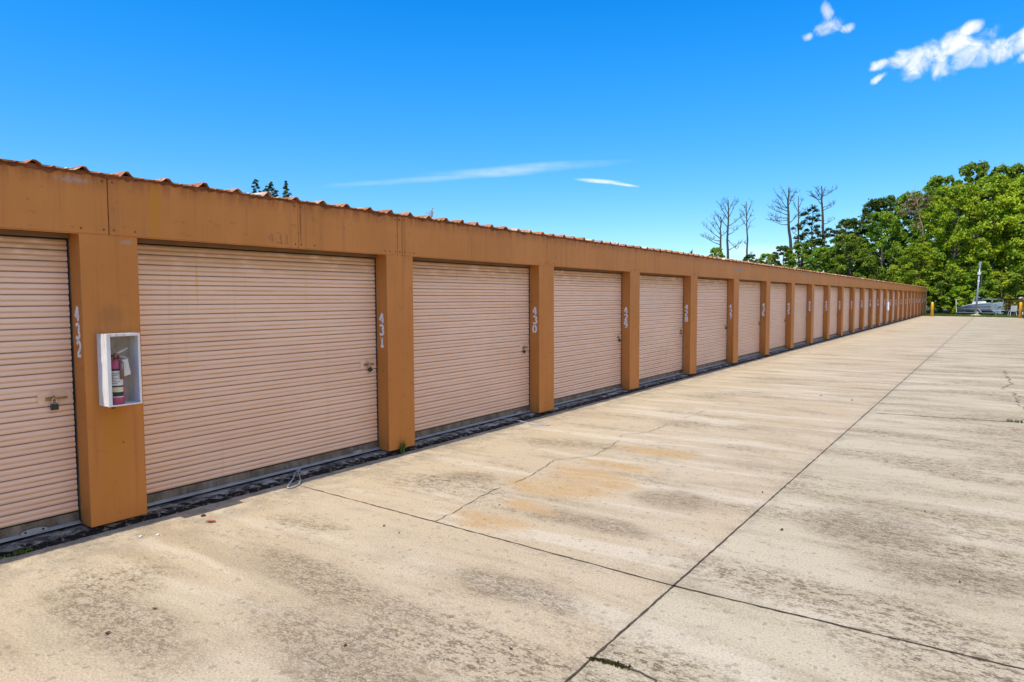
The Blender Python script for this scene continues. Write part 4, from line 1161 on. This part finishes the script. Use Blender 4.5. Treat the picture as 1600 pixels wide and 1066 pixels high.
bare('bare_pine', -18.9, 108, [(0, 0), (0, 9), (-.15, 13), (-.2, 17)], [(13.6, 1.1, 1.6), (14.6, -.8, 1.6), (12, 1.3, .9), (15.2, .6, 1.5), (11, -1.0, .8)], .14, 35, 'thin bare pine beside the pine with long layered limbs', twig=4, tufts=[(-.7, 12.2), (.4, 10.9), (-.5, 9.9), (.5, 9.8), (-.2, 10.7)])
bare('tufted_pine', -17.1, 108, [(0, 0), (0, 8), (0, 11), (.1, 14.5)], [(8.8, -1.2, 1), (9.4, 1.4, 1.2), (10.3, -1.3, 1.6), (11, 1.2, 1.6), (12, -1.1, 1.6), (12.6, 1.0, 1.2), (13.2, -.8, 1.3)], .14, 36, 'slim living pine with scattered round dark green tufts', twig=2,
     tufts=[(-.9, 14.2), (0, 15.0), (-.4, 14.7), (.55, 14.6), (-1.5, 14.0), (-.6, 13.4), (.2, 13.5), (.8, 13.2), (-1.2, 12.8), (-.1, 12.7), (.6, 12.2), (-1.6, 12.0), (-.5, 11.8), (.9, 13.9), (-1.0, 11.1), (0, 11.3), (.3, 10.6), (-1.1, 10.5), (-.3, 10.0), (.8, 9.6), (-2.1, 12.4), (-1.8, 10.9)], cat='pine tree', group='living pines on the skyline')
bare('bare_pine', -15.5, 108, [(0, 0), (0, 8), (-.1, 12), (-.3, 15.5), (-.45, 18.2)], [(15.4, -1.5, 2.1), (14.6, 1.9, 1.0), (15.0, 1.6, .6), (12.6, 1.7, .7), (16.3, -.9, 1.2), (16.0, .4, 2.0), (16.7, -.9, 1.4), (16.2, -1.9, .9), (16.7, 2.0, 1.0), (12.9, -.6, .6)], .22, 37, 'tall bare pine with green tufts round its lower trunk, right of the tufted pine', twig=6,
     tufts=[(-.9, 11.2), (.3, 11.4), (.9, 11.8), (1.4, 11.4), (2.0, 11.2), (2.2, 10.8), (-.6, 10.8), (.1, 10.6), (1.6, 10.9), (2.3, 10.4), (.5, 10.9), (-1.2, 11.6)])
bare('tufted_pine', -12.5, 105, [(0, 0), (0, 7), (.1, 12.2)], [(8.5, -.9, .4), (9.6, .9, .7), (10.6, -.7, .8), (10.8, 1.1, .9)], .17, 38, 'slim pale trunked pine at the left end of the tall canopy', mt='barkp', twig=2,
     tufts=[(-.7, 11.0), (.6, 11.8), (1.2, 11.5), (.2, 11.2), (-.9, 9.6), (-.5, 8.7), (1.6, 12.0), (.9, 10.8)], cat='pine tree', group='living pines on the skyline')
bare('leaning_pine', -.75, 85.6, [(0, 0), (-.1, 6.5), (-.45, 9.4), (-1.15, 12.4)], [(9.0, -1.4, .6), (10.3, -2.1, .8), (11.0, -1.9, 1.2), (11.6, .9, .9), (11.9, -1.2, 1.1), (12.0, -.3, 1.0), (12.2, .5, .8)], .12, 39, 'pine with pinkish leaning trunk and sparse brown top, in the middle of the canopy', mt='barkp', twig=7,
     tufts=[(-2.2, 11.6), (-1.6, 12.1), (-1.0, 11.5), (-2.5, 10.9), (-.2, 12.2), (.2, 11.7), (-1.6, 10.8), (-.7, 12.4)], tm='needle_dry', tuft_r=.65, cat='pine tree', group='living pines on the skyline', per=60)
# narrow conifers whose tips show over the roof
for i, (x, y, H, lab, k) in enumerate(((-30.2, 22.3, 8.75, 'tallest and leftmost conifer tip above the near roof edge', 1.25), (-28.5, 22.1, 8.4, 'middle conifer tip above the near roof edge', 1.0), (-27.0, 22.0, 8.25, 'slim rightmost conifer tip above the near roof edge', .6))):
    r = random.Random(60 + i); cs = []; rs = []
    tip = [(0, 0)] if i == 2 else ([(0, 0), (.65, -.45), (-.6, -1.05), (1.1, -.9)] if i == 0 else [(0, 0), (.3, -.5)])
    for (ox, oz) in tip:
        for q3 in range(70):
            q = q3 / 2.7; z = H + oz - q * .13 + r.uniform(-.05, .05); w = (.06 + q * .036) * k
            cs.append(tuple(SIDE * (ox + r.uniform(-w, w) - .02 * q * (ox < 0)) + DEP * r.uniform(-w, w) + Vector((0, 0, z)))); rs.append(.07 + .012 * q)
    for q in range(60):
        z = r.uniform(1, H - 2.2); w = .5 + (H - z) * .12; cs.append((r.uniform(-w, w), r.uniform(-w, w), z)); rs.append(.4)
    t = empty('conifer', (x, y, 0), 0, label=lab, cat='conifer', group='conifers behind the near part of the building')
    o = bpy.data.objects.new('crown', leaf_mesh('crown', cs, rs, 40, .075, 700 + i, M['needle'], up=.6, aspect=.3, shell=.1)); COL.objects.link(o); o.parent = t
    m = MB(); m.tube([(0, 0, 0), (0, 0, H - .5)], [.14, .02], 7); m.build('trunk', M['bark'], t)

# grass strip at the end of the lane
m = MB(); r = random.Random(15)
for i in range(3800):
    x = r.uniform(-1.5, 10); y = r.uniform(0, 1) ** 1.6 * 8 + (71.5 - max(0, x - 1.2) * .58)
    blades(m, (x, y, -.02), 2, .16, .04, r, .012)
tag(m.build('grass', M['weed'], fix=False), 'thin grass strip between the pavement and the boat', 'grass', kind='stuff')
